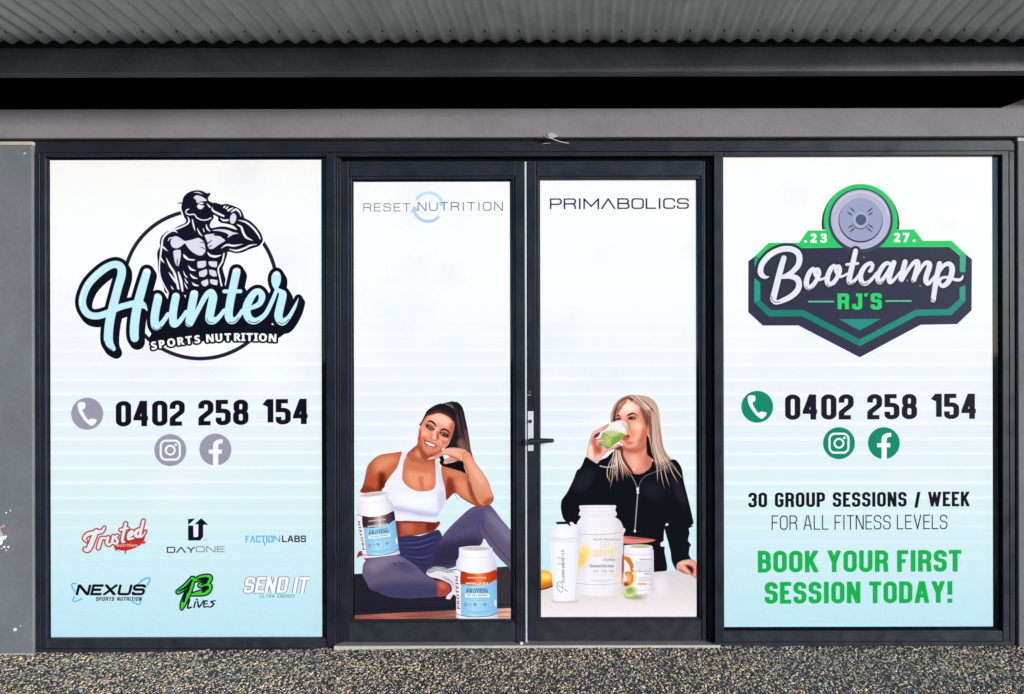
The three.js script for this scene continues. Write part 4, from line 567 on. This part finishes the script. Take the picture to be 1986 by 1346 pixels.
const MAT = {
  wall: new THREE.MeshStandardMaterial({ color: L(0.166, 0.17, 0.184), roughness: 0.86, map: rep(wallTone, 1.3), bumpMap: rep(wallBump, 0.55), bumpScale: 0.0016 }),
  lintel: new THREE.MeshStandardMaterial({ color: L(0.232, 0.222, 0.24), roughness: 0.84, map: rep(wallTone, 1.7), bumpMap: rep(wallBump, 0.7), bumpScale: 0.0022 }),
  mortar: new THREE.MeshStandardMaterial({ color: L(0.52, 0.46, 0.4), roughness: 0.9, map: rep(wallTone, 0.5) }),
  joint: new THREE.MeshStandardMaterial({ color: L(0.05, 0.048, 0.042), roughness: 0.9, map: rep(wallTone, 0.4) }),
  frame: new THREE.MeshPhysicalMaterial({ color: L(0.0185, 0.021, 0.034), roughness: 1, roughnessMap: rep(dustRough, 0.8), map: rep(dustTone, 0.9), specularIntensity: 0.8 }),
  frameDusty: new THREE.MeshPhysicalMaterial({ color: L(0.036, 0.037, 0.048), roughness: 1, roughnessMap: rep(dustRough, 0.5), map: rep(dustTone, 0.45), specularIntensity: 0.8 }),   // splashed and scuffed near the paving
  frameDark: new THREE.MeshStandardMaterial({ color: L(0.012, 0.013, 0.019), roughness: 0.6, map: rep(dustTone, 0.7) }),
  rubber: new THREE.MeshStandardMaterial({ color: L(0.008, 0.008, 0.011), roughness: 0.7 }),
  glass: new THREE.MeshPhysicalMaterial({ color: L(0.6, 0.7, 0.72), roughness: 0.03, transmission: 1, thickness: 0, ior: 1.5, specularIntensity: 1 }),
  steel: new THREE.MeshStandardMaterial({ color: L(0.17, 0.165, 0.165), roughness: 0.3, metalness: 1 }),
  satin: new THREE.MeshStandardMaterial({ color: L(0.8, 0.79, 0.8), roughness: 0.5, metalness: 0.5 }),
  threshold: new THREE.MeshStandardMaterial({ color: L(0.3, 0.26, 0.24), roughness: 0.6, map: rep(wallTone, 0.3) }),
  nosing: new THREE.MeshStandardMaterial({ color: L(0.6, 0.56, 0.5), roughness: 0.5, map: rep(metalTone, 0.4) }),
  roof: new THREE.MeshStandardMaterial({ color: L(0.55, 0.555, 0.55), roughness: 0.55, metalness: 0.35, map: rep(metalTone, 0.8) }),
  beam: new THREE.MeshStandardMaterial({ color: L(0.16, 0.152, 0.185), roughness: 0.55, map: rep(dustTone, 1.6) }),
  void: new THREE.MeshStandardMaterial({ color: L(0.004, 0.004, 0.004), roughness: 1 }),  // near-black: shade of the unlit roof space and shop put into the colour
  white: new THREE.MeshStandardMaterial({ color: L(0.82, 0.81, 0.8), roughness: 0.6 }),
  seal: new THREE.MeshStandardMaterial({ color: L(0.42, 0.4, 0.42), roughness: 0.5 }),
  clay: new THREE.MeshStandardMaterial({ color: L(0.34, 0.24, 0.24), roughness: 0.6 }),
  leaf: new THREE.MeshStandardMaterial({ color: L(0.5, 0.4, 0.27), roughness: 0.8, side: THREE.DoubleSide }),
};

// ---------- ground ----------
const rand = rng(77);
const GROUND = (x) => 0.008 - 0.031 * THREE.MathUtils.smoothstep(-0.5 - x, 0, 2.3) - 0.006 * THREE.MathUtils.smoothstep(x, 0.3, 1.6);      // the paving falls away towards one end
{
  const pavement = structure('pavement');
  const size = 1024, c = document.createElement('canvas'); c.width = c.height = size; const g = c.getContext('2d');
  g.fillStyle = '#3c3a3b'; g.fillRect(0, 0, size, size);
  const tones = ['#c8b08c', '#d9c6a6', '#a58d72', '#b99a80', '#8f8078', '#6b6562', '#54504f', '#e2d6c2', '#a87f68', '#76706f'];
  for (let i = 0; i < 9000; i++) { const x = rand() * size, y = rand() * size, a = 4 + rand() * 6, b = a * (0.5 + rand() * 0.4), q = rand() * 3.2; g.fillStyle = tones[Math.floor(rand() * tones.length)]; for (const ox of [0, -size, size]) for (const oy of [0, -size, size]) { if (x + ox < -12 || x + ox > size + 12 || y + oy < -12 || y + oy > size + 12) continue; g.beginPath(); g.ellipse(x + ox, y + oy, a, b, q, 0, 7); g.fill(); } }
  const map = new THREE.CanvasTexture(c); map.colorSpace = THREE.SRGBColorSpace; map.wrapS = map.wrapT = THREE.RepeatWrapping;
  const slabMat = new THREE.MeshStandardMaterial({ map, roughness: 0.85 });
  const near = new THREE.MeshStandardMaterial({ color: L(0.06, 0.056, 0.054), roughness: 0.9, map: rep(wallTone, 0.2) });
  const plane = (x0, x1, z0, z1, y, mat, name) => { const gm = new THREE.PlaneGeometry(x1 - x0, z1 - z0, 48, 1); gm.rotateX(-Math.PI / 2); gm.translate((x0 + x1) / 2, 0, (z0 + z1) / 2); const p = gm.attributes.position; for (let i = 0; i < p.count; i++) p.setY(i, GROUND(p.getX(i)) + y); gm.computeVertexNormals(); return mesh(name, metres(gm), mat, pavement); };
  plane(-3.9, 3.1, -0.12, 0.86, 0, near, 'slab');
  plane(-3.9, 3.1, 0.86, 4.6, 0.003, slabMat, 'slab'); plane(-14, -3.9, -0.12, 4.6, 0.003, slabMat, 'slab'); plane(3.1, 14, -0.12, 4.6, 0.003, slabMat, 'slab');
  // the exposed pebbles near the shopfront
  const shapes = [0, 1, 2].map((k) => { const gm = new THREE.IcosahedronGeometry(1, 1), p = gm.attributes.position; for (let i = 0; i < p.count; i++) { const x = p.getX(i), y = p.getY(i), z = p.getZ(i), s = 1 + 0.28 * noise.noise(x * 1.6 + k * 9, y * 1.6, z * 1.6 + 3); p.setXYZ(i, x * s, y * s, z * s); } gm.computeVertexNormals(); return gm; });
  const pebbleMat = new THREE.MeshStandardMaterial({ roughness: 0.55 });
  const pal = [[0.66, 0.48, 0.28], [0.74, 0.58, 0.38], [0.52, 0.36, 0.21], [0.64, 0.42, 0.29], [0.72, 0.58, 0.38], [0.3, 0.24, 0.18], [0.22, 0.185, 0.165], [0.12, 0.105, 0.1], [0.085, 0.077, 0.077], [0.18, 0.158, 0.148], [0.42, 0.36, 0.33], [0.07, 0.068, 0.07]];
  const N = 19000, M4 = new THREE.Matrix4(), Q = new THREE.Quaternion(), E = new THREE.Euler(), col = new THREE.Color();
  for (const gm of shapes) {
    const im = new THREE.InstancedMesh(gm, pebbleMat, N); im.name = 'pebbles'; im.userData = { kind: 'stuff' }; im.castShadow = im.receiveShadow = true;
    for (let i = 0; i < N; i++) {
      const x = -3.85 + rand() * 6.9, z = -0.05 + rand() * 0.9, patch = noise.noise(x * 1.3, z * 2.2, 5) + 0.6 * noise.noise(x * 5, z * 6, 1), a = 0.003 + rand() * rand() * 0.0048, e = 0.55 + rand() * 0.4;
      E.set((rand() - 0.5) * 0.7, rand() * 6.3, (rand() - 0.5) * 0.7); Q.setFromEuler(E);
      M4.compose(new THREE.Vector3(x, GROUND(x) - a * 0.12 + rand() * 0.0012, z), Q, new THREE.Vector3(a * 1.25, a * 0.62, a * e)); im.setMatrixAt(i, M4);
      const light = rand() < 0.42 + 0.36 * patch, k = light ? Math.floor(rand() * 5.4) : 5 + Math.floor(rand() * 7), s = (light ? 0.88 : 0.95) + rand() * 0.45; col.setRGB(pal[k][0] * s, pal[k][1] * s, pal[k][2] * s); im.setColorAt(i, col);
    }
    pavement.add(im);
  }
  const kerb = structure('kerb'); mesh('kerb_edge', bar(-14, 14, -0.2, 0.006, 4.78, 0.17, 0.012), MAT.wall, kerb);
  const asphalt = new THREE.MeshStandardMaterial({ color: L(0.06, 0.06, 0.062), roughness: 0.9, map: rep(wallTone, 2.2), bumpMap: rep(wallBump, 0.2), bumpScale: 0.003 });
  const rg = new THREE.PlaneGeometry(380, 380); rg.rotateX(-Math.PI / 2); rg.translate(0, -0.14, 0); const road = mesh('road', metres(rg), asphalt, scene); road.userData = { kind: 'structure' };
}

// ---------- the wall ----------
{
  const wall = thing('concrete_wall', 'grey rendered concrete wall with piers beside the shopfront and lintel across the top', 'wall');
  const lz = 0.03;
  // lintel, its top edge climbing at the far end
  const A = F(-560, 214, lz), B = F(1941, 210.5, lz), C = F(1986, 193.5, lz), D = F(1980, 262.5, lz), E0 = F(0, 267, lz);
  const slope = (C[1] - B[1]) / (C[0] - B[0]), bot = (D[1] + E0[1]) / 2;
  const s = new THREE.Shape([[-6.5, bot], [5.5, bot], [5.5, B[1] + slope * (2.9 - B[0])], [2.9, B[1] + slope * (2.9 - B[0])], B, [-6.5, A[1]]].map(([x, y]) => new THREE.Vector2(x, y)));
  const lg = new THREE.ExtrudeGeometry(s, { depth: 0.16, bevelEnabled: true, bevelSize: 0.004, bevelThickness: 0.004, bevelSegments: 2, steps: 1 }); lg.translate(0, 0, lz - 0.164); mesh('lintel', metres(lg), MAT.lintel, wall);
  const pier = (l, r, top, bottom) => mesh('pier', bar(l, r, bottom, top, 0.012, 0.2, 0.006), MAT.wall, wall);
  const pl = span(-400, 281.5, 63.5, 1268, 0.012), pr = span(1974.5, 273, 2500, 1252, 0.012);
  pier(-6.5, pl.r, pl.t, -0.2); pier(pr.l, 5.5, pr.t, -0.2);
  // pale bedding strips on the pier heads and at their feet, dark joint behind the lintel
  const b1 = span(-300, 275.5, 65, 281.2, 0.008); mesh('mortar_strip', bar(-6.5, b1.r, b1.b - 0.004, b1.t, 0.016, 0.15, 0.003), MAT.mortar, wall);
  const b2 = span(1971.5, 266.5, 2400, 273, 0.008); mesh('mortar_strip', bar(b2.l, 5.5, b2.b - 0.004, b2.t, 0.016, 0.15, 0.003), MAT.mortar, wall);
  const j = span(0, 265, 1986, 276, 0); mesh('joint', bar(-6.5, 5.5, j.b - 0.02, bot + 0.01, -0.006, 0.1, 0), MAT.joint, wall);
  const foot = span(-100, 1267.5, 62, 1270.5, 0.016); mesh('mortar_strip', bar(-6.5, foot.r, foot.b, foot.t, 0.018, 0.03, 0.002), MAT.mortar, wall);
  mesh('joint', barPx(63.6, 276, 68, 1268, -0.02, 0.1, 0), MAT.joint, wall); mesh('joint', barPx(1968.6, 268, 1974.6, 1254, -0.02, 0.1, 0), MAT.joint, wall);
  // flecks of white paint on the pier
  const fleck = new THREE.SphereGeometry(1, 12, 8);
  for (const [x, y, a, b] of [[29, 1221, 4.2, 3.6], [39.5, 1214, 0.9, 1.4], [12, 994.5, 2.2, 1.1], [20, 990, 1.6, 1.4], [8, 1061, 2.4, 3.2], [16, 1061, 2.4, 2.6], [12, 1067.5, 1.6, 1.5], [3, 1064, 1.3, 1.2], [47.5, 297.5, 3.2, 1.3]]) {
    const p = F(x, y, 0.012), k = DIST / FOCAL, m = mesh('paint_fleck', fleck, MAT.white, wall); m.position.set(p[0], p[1], 0.0125); m.scale.set(a * k * 0.85, b * k * 0.85, 0.002); m.rotation.z = x;
  }
  // roof space behind the lintel and the shop behind the glass, their shade put into a near-black colour
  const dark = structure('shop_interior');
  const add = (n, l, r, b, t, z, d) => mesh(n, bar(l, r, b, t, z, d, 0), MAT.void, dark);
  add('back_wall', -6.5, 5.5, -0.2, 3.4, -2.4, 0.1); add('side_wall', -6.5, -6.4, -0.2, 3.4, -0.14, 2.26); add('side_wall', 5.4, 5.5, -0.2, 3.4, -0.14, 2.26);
  add('ceiling', -6.4, 5.4, bot + 0.005, bot + 0.03, -0.14, 2.26); add('shade_sheet', -6.45, 5.45, 2.915, 2.94, 0.5, 2.8); add('floor', -6.4, 5.4, -0.08, -0.03, -0.1, 2.3);  // dark sheet added so the gap above the beam stays black
}

// ---------- the aluminium frame ----------
const frame = thing('shopfront_frame', 'dark charcoal aluminium frame holding both shop windows and the double doors', 'frame');
{
  const P = (n, x0, y0, x1, y1, z, d, m = MAT.frame, r) => mesh(n, barPx(x0, y0, x1, y1, z, d, r), m, frame);
  P('header', 68, 274.5, 1969, 294, 0, 0.1); P('groove', 70, 293, 1967, 297, -0.006, 0.08, MAT.rubber, 0);
  P('head_member', 78.5, 296, 632.5, 303.2, -0.003, 0.06); P('head_member', 651, 296, 1385.5, 302.8, -0.003, 0.09); P('head_member', 1402.5, 293.5, 1957, 300.5, -0.003, 0.06);
  P('outer_jamb', 67.5, 296, 77.6, 1261, 0, 0.09); P('inner_jamb', 79, 296, 88.4, 1259, -0.003, 0.08); P('groove', 77, 296, 80, 1260, -0.008, 0.05, MAT.rubber, 0);
  P('outer_jamb', 1958.6, 293.5, 1968.4, 1250, 0, 0.09); P('inner_jamb', 1945, 293.5, 1957, 1248, -0.003, 0.08); P('groove', 1956, 293.5, 1959.5, 1249, -0.008, 0.05, MAT.rubber, 0);
  P('mullion', 633, 296, 650.6, 1262, 0.001, 0.1); P('mullion', 1386, 295, 1402, 1254.5, 0.001, 0.1);
  // rebates that the door leaves close into
  P('door_jamb', 653, 303, 656.2, 1256, -0.012, 0.08); P('door_jamb', 658.2, 306, 661, 1254, -0.019, 0.07); P('door_jamb', 1372, 306, 1382, 1250, -0.05, 0.05, MAT.frameDark);
  P('door_jamb', 650.5, 303, 662, 1254, -0.045, 0.04, MAT.rubber, 0); P('door_jamb', 1366, 303, 1387, 1252, -0.062, 0.04, MAT.rubber, 0); P('door_head', 652, 302, 1386, 318, -0.048, 0.04, MAT.rubber, 0);
  // sills: sloping lip, upright face with drain slots, foot
  const sill = (x0, x1, lip, face0, face1, foot, slots) => {
    P('sill', x0, face0, x1, face1, -0.002, 0.08, MAT.frameDusty); P('groove', x0, face1 - 0.5, x1, face1 + 2, -0.01, 0.05, MAT.rubber, 0); P('sill_foot', x0 - 19, face1 + 1.4, x1 + (x0 < 700 ? 2 : 22), foot, 0.005, 0.08, MAT.frameDusty, 0.002);
    P('sill_lip', x0, lip, x1, face0 + 1, -0.007, 0.05, MAT.frameDusty);
    for (const [x, y] of slots) P('drain_slot', x - 3.6, y - 1.1, x + 3.6, y + 1.1, -0.0012, 0.004, MAT.rubber, 0);
  };
  sill(88.6, 632.6, 1237.6, 1240.5, 1257, 1265.5, [[131, 1249.2], [357, 1246.8], [592, 1243.8]]);
  sill(1402.4, 1944.8, 1224.2, 1228, 1244.4, 1253.6, [[1442, 1235], [1680, 1234.6], [1898, 1235]]);
  for (const [x, y] of [[1521, 1250], [1711, 1249.8], [1900, 1250.2]]) P('drain_slot', x - 5, y - 1, x + 5, y + 1, 0.0056, 0.004, MAT.rubber, 0);
  // door threshold
  const a = span(648, 1252, 1400, 1256, 0.02); mesh('threshold', bar(F(651, 1250, 0)[0], F(1385.8, 1250, 0)[0], -0.03, a.t - 0.001, 0.016, 0.12, 0.002), MAT.threshold, frame);
  mesh('threshold_nosing', bar(a.l, F(1397, 1252, 0.02)[0], -0.02, a.t + 0.001, 0.026, 0.01, 0.002), MAT.nosing, frame);
  const k = F(1011, 1247.5, -0.01), cy = new THREE.CylinderGeometry(0.0078, 0.0078, 0.016, 20); cy.translate(k[0], k[1], -0.004); mesh('bolt_keeper', cy, MAT.white, frame);
}

// ---------- printed films ----------
function film(draw, x0, y0, x1, y1, scale) {
  const c = document.createElement('canvas'); c.width = Math.round((x1 - x0) * scale); c.height = Math.round((y1 - y0) * scale);
  const g = c.getContext('2d'); g.scale(c.width / (x1 - x0), c.height / (y1 - y0)); g.translate(-x0, -y0); draw(g);
  const im = g.getImageData(0, 0, c.width, c.height), D = im.data, r = rng(c.width + 31);   // print grain, and a little more depth in the skin tones
  for (let i = 0; i < D.length; i += 4) {
    const R = D[i], G = D[i + 1], B = D[i + 2], warm = R > B + 18 && R > G, n = (r() + r() - 1) * (R + G + B > 690 ? 3 : 11);
    if (warm) { const k = Math.min(1, (R - B - 18) / 40), m = (R + G + B) / 3, q = (v) => v + k * ((v - m) * 0.14 + (m - 140) * 0.1); D[i] = q(R) + n; D[i + 1] = q(G) + n; D[i + 2] = q(B) + n; } else { D[i] = R + n; D[i + 1] = G + n; D[i + 2] = B + n; }
  }
  g.putImageData(im, 0, 0);
  const t = new THREE.CanvasTexture(c); t.colorSpace = THREE.SRGBColorSpace; t.anisotropy = 16; t.wrapS = t.wrapT = THREE.ClampToEdgeWrapping;
  return new THREE.MeshPhysicalMaterial({ map: t, color: L(0.87, 0.835, 0.83), roughness: 0.42, specularIntensity: 0.14 });
}
function glazing(root, hole, print, zGlass, material) {     // pane in its opening with the film on its outer face, black gasket round it
  const h = span(...hole, zGlass), p = span(...print, zGlass + 0.0012);
  const pane = new THREE.BoxGeometry(h.w + 0.02, h.h + 0.02, 0.005); pane.translate(h.cx, h.cy, zGlass - 0.0025); mesh('glass_pane', pane, MAT.glass, root);
  const f = new THREE.BoxGeometry(p.w, p.h, 0.0006); f.translate(p.cx, p.cy, zGlass + 0.0009); mesh('printed_film', f, material, root);
  const q = 0.004;
  for (const [l, r, b, t] of [[h.l, h.r, h.t - q, h.t], [h.l, h.r, h.b, h.b + q], [h.l, h.l + q, h.b + q, h.t - q], [h.r - q, h.r, h.b + q, h.t - q]]) mesh('gasket', bar(l, r, b, t, zGlass + 0.0035, 0.003, 0.0008), MAT.rubber, root);
}
const leftWindow = thing('shop_window', 'window film with the drinking muscleman logo and six small supplement brand logos', 'shop window');
glazing(leftWindow, [89, 303.4, 633.2, 1240], [98, 310.4, 623.8, 1236], -0.025, film(drawLeft, 98, 310.4, 623.8, 1236, 2));
const rightWindow = thing('shop_window', 'window film with the green bootcamp badge and the group session text', 'shop window');
glazing(rightWindow, [1402, 300.6, 1945.4, 1226], [1403.2, 303.6, 1925, 1215.4], -0.025, film(drawRight, 1403.2, 303.6, 1925, 1215.4, 2));

// ---------- the two door leaves ----------
function doorLeaf(label, X, Y, print, draw) {
  const root = thing('glass_door', label, 'door'), z = -0.022, P = (n, x0, y0, x1, y1, zz, d, m = MAT.frame, r) => mesh(n, barPx(x0, y0, x1, y1, zz, d, r), m, root);
  const [x0, x1, x2, x3] = X, [y0, y1, y2, y3] = Y;
  P('stile', x0, y0, x1, y3, z, 0.042); P('stile', x2, y0, x3, y3, z, 0.042);
  P('rail', x1 + 0.9, y0, x2 - 0.9, y1, z - 0.0008, 0.04); P('rail', x1 + 0.9, y2, x2 - 0.9, y3, z - 0.0008, 0.04, MAT.frameDusty);
  // glazing beads set back from the stiles
  P('glazing_bead', x1 + 0.9, y1 + 0.8, x1 + 5.8, y2 - 0.8, z - 0.006, 0.03); P('glazing_bead', x2 - 4.6, y1 + 0.8, x2 - 0.9, y2 - 0.8, z - 0.006, 0.03);
  P('glazing_bead', x1 + 5.9, y1 + 0.8, x2 - 4.7, y1 + 6.5, z - 0.006, 0.03); P('glazing_bead', x1 + 5.9, y2 - 5.5, x2 - 4.7, y2 - 0.8, z - 0.006, 0.03);
  glazing(root, [x1 + 5.4, y1 + 6, x2 - 4.2, y2 - 5], print, z - 0.02, film(draw, ...print, 2));
  return root;
}
const doorA = doorLeaf('door leaf with poster of a dark-haired person in white sports top', [662, 676.6, 1000, 1018.6], [313.2, 341, 1207.4, 1244.8], [686.8, 352.8, 989.6, 1200.9], drawDoorLeft);
const doorB = doorLeaf('door leaf with lever handle and poster of a blond person drinking green shake', [1023, 1040.3, 1361, 1368], [312.6, 341, 1203.4, 1242.6], [1048.4, 349.2, 1350.4, 1196.8], drawDoorRight);
{
  const q = span(1018.9, 314, 1021.8, 1246, -0.03); mesh('seam_strip', bar(q.l, q.r, q.b, q.t, -0.024, 0.03, 0.0004), MAT.satin, doorA);  // bright reflection on the door edge, put in as a pale strip
  const k = (DIST + 0.022) / FOCAL, z = -0.022;
  const plate = span(1023.6, 797.5, 1034.4, 874.5, z); const pg = bar(plate.l, plate.r, plate.b, plate.t, z + 0.0028, 0.003, 0.0009); mesh('lock_plate', pg, MAT.satin, doorB);
  const c = F(1028.8, 817, z), cyl = new THREE.CylinderGeometry(0.0085, 0.0085, 0.006, 28); cyl.rotateX(Math.PI / 2); cyl.translate(c[0], c[1], z + 0.005); const lock = mesh('lock_cylinder', cyl, MAT.steel, doorB);
  mesh('keyhole', bar(c[0] - 0.0012, c[0] + 0.0012, c[1] - 0.005, c[1] + 0.005, z + 0.0084, 0.001, 0), MAT.rubber, lock);
  const sp = F(1029.5, 855.5, z), spin = new THREE.CylinderGeometry(0.0085, 0.011, 0.03, 28); spin.rotateX(Math.PI / 2); spin.translate(sp[0], sp[1], z + 0.017); mesh('spindle', spin, MAT.steel, doorB);
  const end = F(1073, 854.5, z + 0.03), a = new THREE.Vector3(sp[0] - 0.006, sp[1] - 0.0005, z + 0.028), b = new THREE.Vector3(end[0], end[1], z + 0.024), mid = a.clone().lerp(b, 0.5).add(new THREE.Vector3(0, 0.0015, 0.003));
  const tube = new THREE.TubeGeometry(new THREE.QuadraticBezierCurve3(a, mid, b), 24, 0.0115, 16); const tp = tube.attributes.position; for (let i = 0; i < tp.count; i++) { const t = (tp.getX(i) - a.x) / (b.x - a.x), s = 1.5 - 0.6 * Math.max(0, t); tp.setY(i, a.y + (tp.getY(i) - a.y) * s); } tube.computeVertexNormals();
  const cap1 = new THREE.SphereGeometry(0.0117, 16, 12); cap1.scale(1, 1, 1); cap1.translate(a.x, a.y, a.z); const cap2 = new THREE.SphereGeometry(1, 16, 12); cap2.scale(0.006, 0.0067, 0.0115); cap2.translate(b.x, b.y, b.z);
  mesh('lever', mergeGeometries([tube, cap1, cap2]), MAT.steel, doorB);
  for (const [x0, y0, x1, y1] of [[1023.4, 765.6, 1030, 766.6], [1026.4, 759.4, 1028, 760.8]]) { const g = barPx(x0, y0, x1, y1, z + 0.0008, 0.001, 0.0003); mesh('scuff', g, MAT.satin, doorB); }
}

// ---------- verandah roof ----------
{
  const roof = thing('verandah_roof', 'grey corrugated metal verandah roof on a dark steel beam above the shopfront', 'roof');
  const zb = 0.28, rise = 75 / FOCAL, pitch = 0.0762, yEnd = F(993, 88, zb)[1], x0 = F(31, 86, zb)[0];
  const yAt = (z) => yEnd + rise * (z - zb), front = (x) => Math.max(0.66, Math.min(1.02, 0.845 - 0.07 * x)), back = 0.302;  // unseen front edge, skewed to shade the lintel more at one end
  const valley = (x) => 0.008 * (1 - Math.cos(((x - x0) / pitch) * Math.PI * 2));     // 0 in the troughs, 16 mm on the crests
  for (let s = -4; s < 12; s++) {
    const xa = x0 - pitch * 3.5 + s * pitch * 10 - pitch * 5, n = 10 * 14, P = [], I = [], lift = (s & 1) * 0.0009;
    for (const side of [0, 1]) for (let i = 0; i <= n; i++) for (let k = 0; k <= 6; k++) { const x = xa + (i / n) * pitch * 10, z = back + (k / 6) * (front(x) - back); P.push(x, yAt(z) + valley(x) + lift + side * 0.0006 + 0.0007 * noise.noise(x * 3, z * 5, 2), z); }
    const at2 = (q, i, k) => q * (n + 1) * 7 + i * 7 + k;
    for (let i = 0; i < n; i++) for (let k = 0; k < 6; k++) { I.push(at2(0, i, k), at2(0, i + 1, k), at2(0, i, k + 1), at2(0, i + 1, k), at2(0, i + 1, k + 1), at2(0, i, k + 1)); I.push(at2(1, i, k), at2(1, i, k + 1), at2(1, i + 1, k), at2(1, i + 1, k), at2(1, i, k + 1), at2(1, i + 1, k + 1)); }
    for (let i = 0; i < n; i++) I.push(at2(0, i, 6), at2(0, i + 1, 6), at2(1, i, 6), at2(0, i + 1, 6), at2(1, i + 1, 6), at2(1, i, 6));
    const g = new THREE.BufferGeometry(); g.setAttribute('position', new THREE.Float32BufferAttribute(P, 3)); g.setIndex(I); g.computeVertexNormals(); metres(g);
    const u = g.attributes.uv, p = g.attributes.position; for (let i = 0; i < p.count; i++) u.setXY(i, p.getX(i) * 1.0 + s * 0.37, p.getZ(i)); mesh('roof_sheet', g, MAT.roof, roof);
  }
  const tips = []; for (let k = -7; k < 70; k++) { const x = x0 + pitch * (2 * k + 0.5), z = 0.385; if (x > 2.7) break; const g = new THREE.CylinderGeometry(0.0028, 0.0034, 0.008, 8); g.translate(x + 0.001 * Math.sin(k * 7), yAt(z) + valley(x) - 0.003, z + 0.002 * Math.sin(k * 3)); tips.push(g); }
  const scr = mesh('roof_screws', mergeGeometries(tips), MAT.rubber, roof); scr.userData = { kind: 'stuff' };
  const bm = span(-400, 91, 2400, 139, zb); mesh('beam', bar(-6.5, 5.5, bm.b, bm.t, zb, 0.065, 0.005), MAT.beam, roof);
  mesh('beam_lip', bar(-6.5, 5.5, bm.b - 0.0012, bm.b + 0.006, zb + 0.0015, 0.05, 0.0012), MAT.beam, roof);
}

// ---------- small things ----------
{
  const t = thing('torn_sealant', 'torn scrap of white sealant hanging from the lintel above the doors', 'sealant');
  const strip = (s, name, mat) => { const P = pts(s).map(([x, y, z]) => { const p = F(x, y, 0.035); return new THREE.Vector3(p[0], p[1], z); }); const g = new THREE.TubeGeometry(new THREE.CatmullRomCurve3(P), 24, 0.0013, 7); mesh(name, g, mat, t); };
  strip('1056,262,.036 1061,267,.038 1069,269,.04 1078,272,.036 1090,275,.03 1103,276,.02', 'thread', MAT.white);
  strip('1052,275.5,.004 1060,274.5,.008 1067,275.5,.006', 'thread', MAT.white); strip('1060,259,.036 1063,264,.04 1068,268,.038', 'thread', MAT.seal);
  const sh = new THREE.Shape(pts('1062,260 1069,257.5 1078,261 1083,264 1077,266 1073,268 1067,267 1064,264').map(([x, y]) => new THREE.Vector2(...F(x, y, 0.035)))); const g = new THREE.ExtrudeGeometry(sh, { depth: 0.0012, bevelEnabled: true, bevelSize: 0.0008, bevelThickness: 0.0008, bevelSegments: 1 }); g.translate(0, 0, 0.035); mesh('flap', metres(g), MAT.seal, t);
  const l = thing('dry_leaf', 'small curled dry leaf on the pebble paving below the window with the muscleman logo', 'leaf');
  const lg = new THREE.PlaneGeometry(0.034, 0.011, 10, 4), p = lg.attributes.position; for (let i = 0; i < p.count; i++) { const x = p.getX(i), y = p.getY(i), w = Math.sqrt(Math.max(0, 1 - (x / 0.0172) ** 2)); p.setXYZ(i, x, y * w, 0.004 * Math.sin(x * 170) + 14 * y * y); } lg.rotateX(-1.1); lg.computeVertexNormals();
  const at0 = F(400, 1262, 0.02); const lm = mesh('blade', lg, MAT.leaf, l); lm.position.set(at0[0], at0[1] + 0.002, 0.022); lm.rotation.y = 0.2;
  const st = new THREE.TubeGeometry(new THREE.CatmullRomCurve3([[-0.017, 0, 0], [-0.024, 0.002, 0.002], [-0.031, 0.001, 0.001]].map((a) => new THREE.Vector3(...a))), 8, 0.0007, 6); const sm = mesh('stalk', st, MAT.leaf, l); sm.position.copy(lm.position); sm.rotation.y = 0.2;
  // pipe outlet on the pier, half out of the picture
  const o = thing('wall_fitting', 'small pink and white fitting on the concrete pier beside the muscleman window', 'wall fitting');
  const k = DIST / FOCAL, lathe = (prof) => new THREE.LatheGeometry(prof.map(([r, y]) => new THREE.Vector2(r * k, -y * k)), 32);
  const c = F(-2.5, 1020, 0.04), put = (n, prof, m) => { const q = mesh(n, lathe(prof), m, o); q.position.set(c[0], c[1], 0.04); };
  put('spout', [[2.5, 0], [3, 5], [4.2, 11], [7.5, 17], [9, 21]], MAT.clay); put('collar', [[0, 20.5], [9.5, 20], [11.8, 19.5], [12.2, 23], [11, 26.5], [4, 29], [0, 29.3]], MAT.white); put('nozzle', [[5.8, 28.5], [6.4, 31], [5.4, 35], [3, 37], [0, 37.5]], MAT.white);
  const arm = new THREE.CylinderGeometry(0.007, 0.009, 0.04, 16); arm.rotateX(Math.PI / 2); const am = mesh('bracket', arm, MAT.clay, o); am.position.set(c[0], c[1] - 0.008, 0.022);
}
renderer.render(scene, camera);
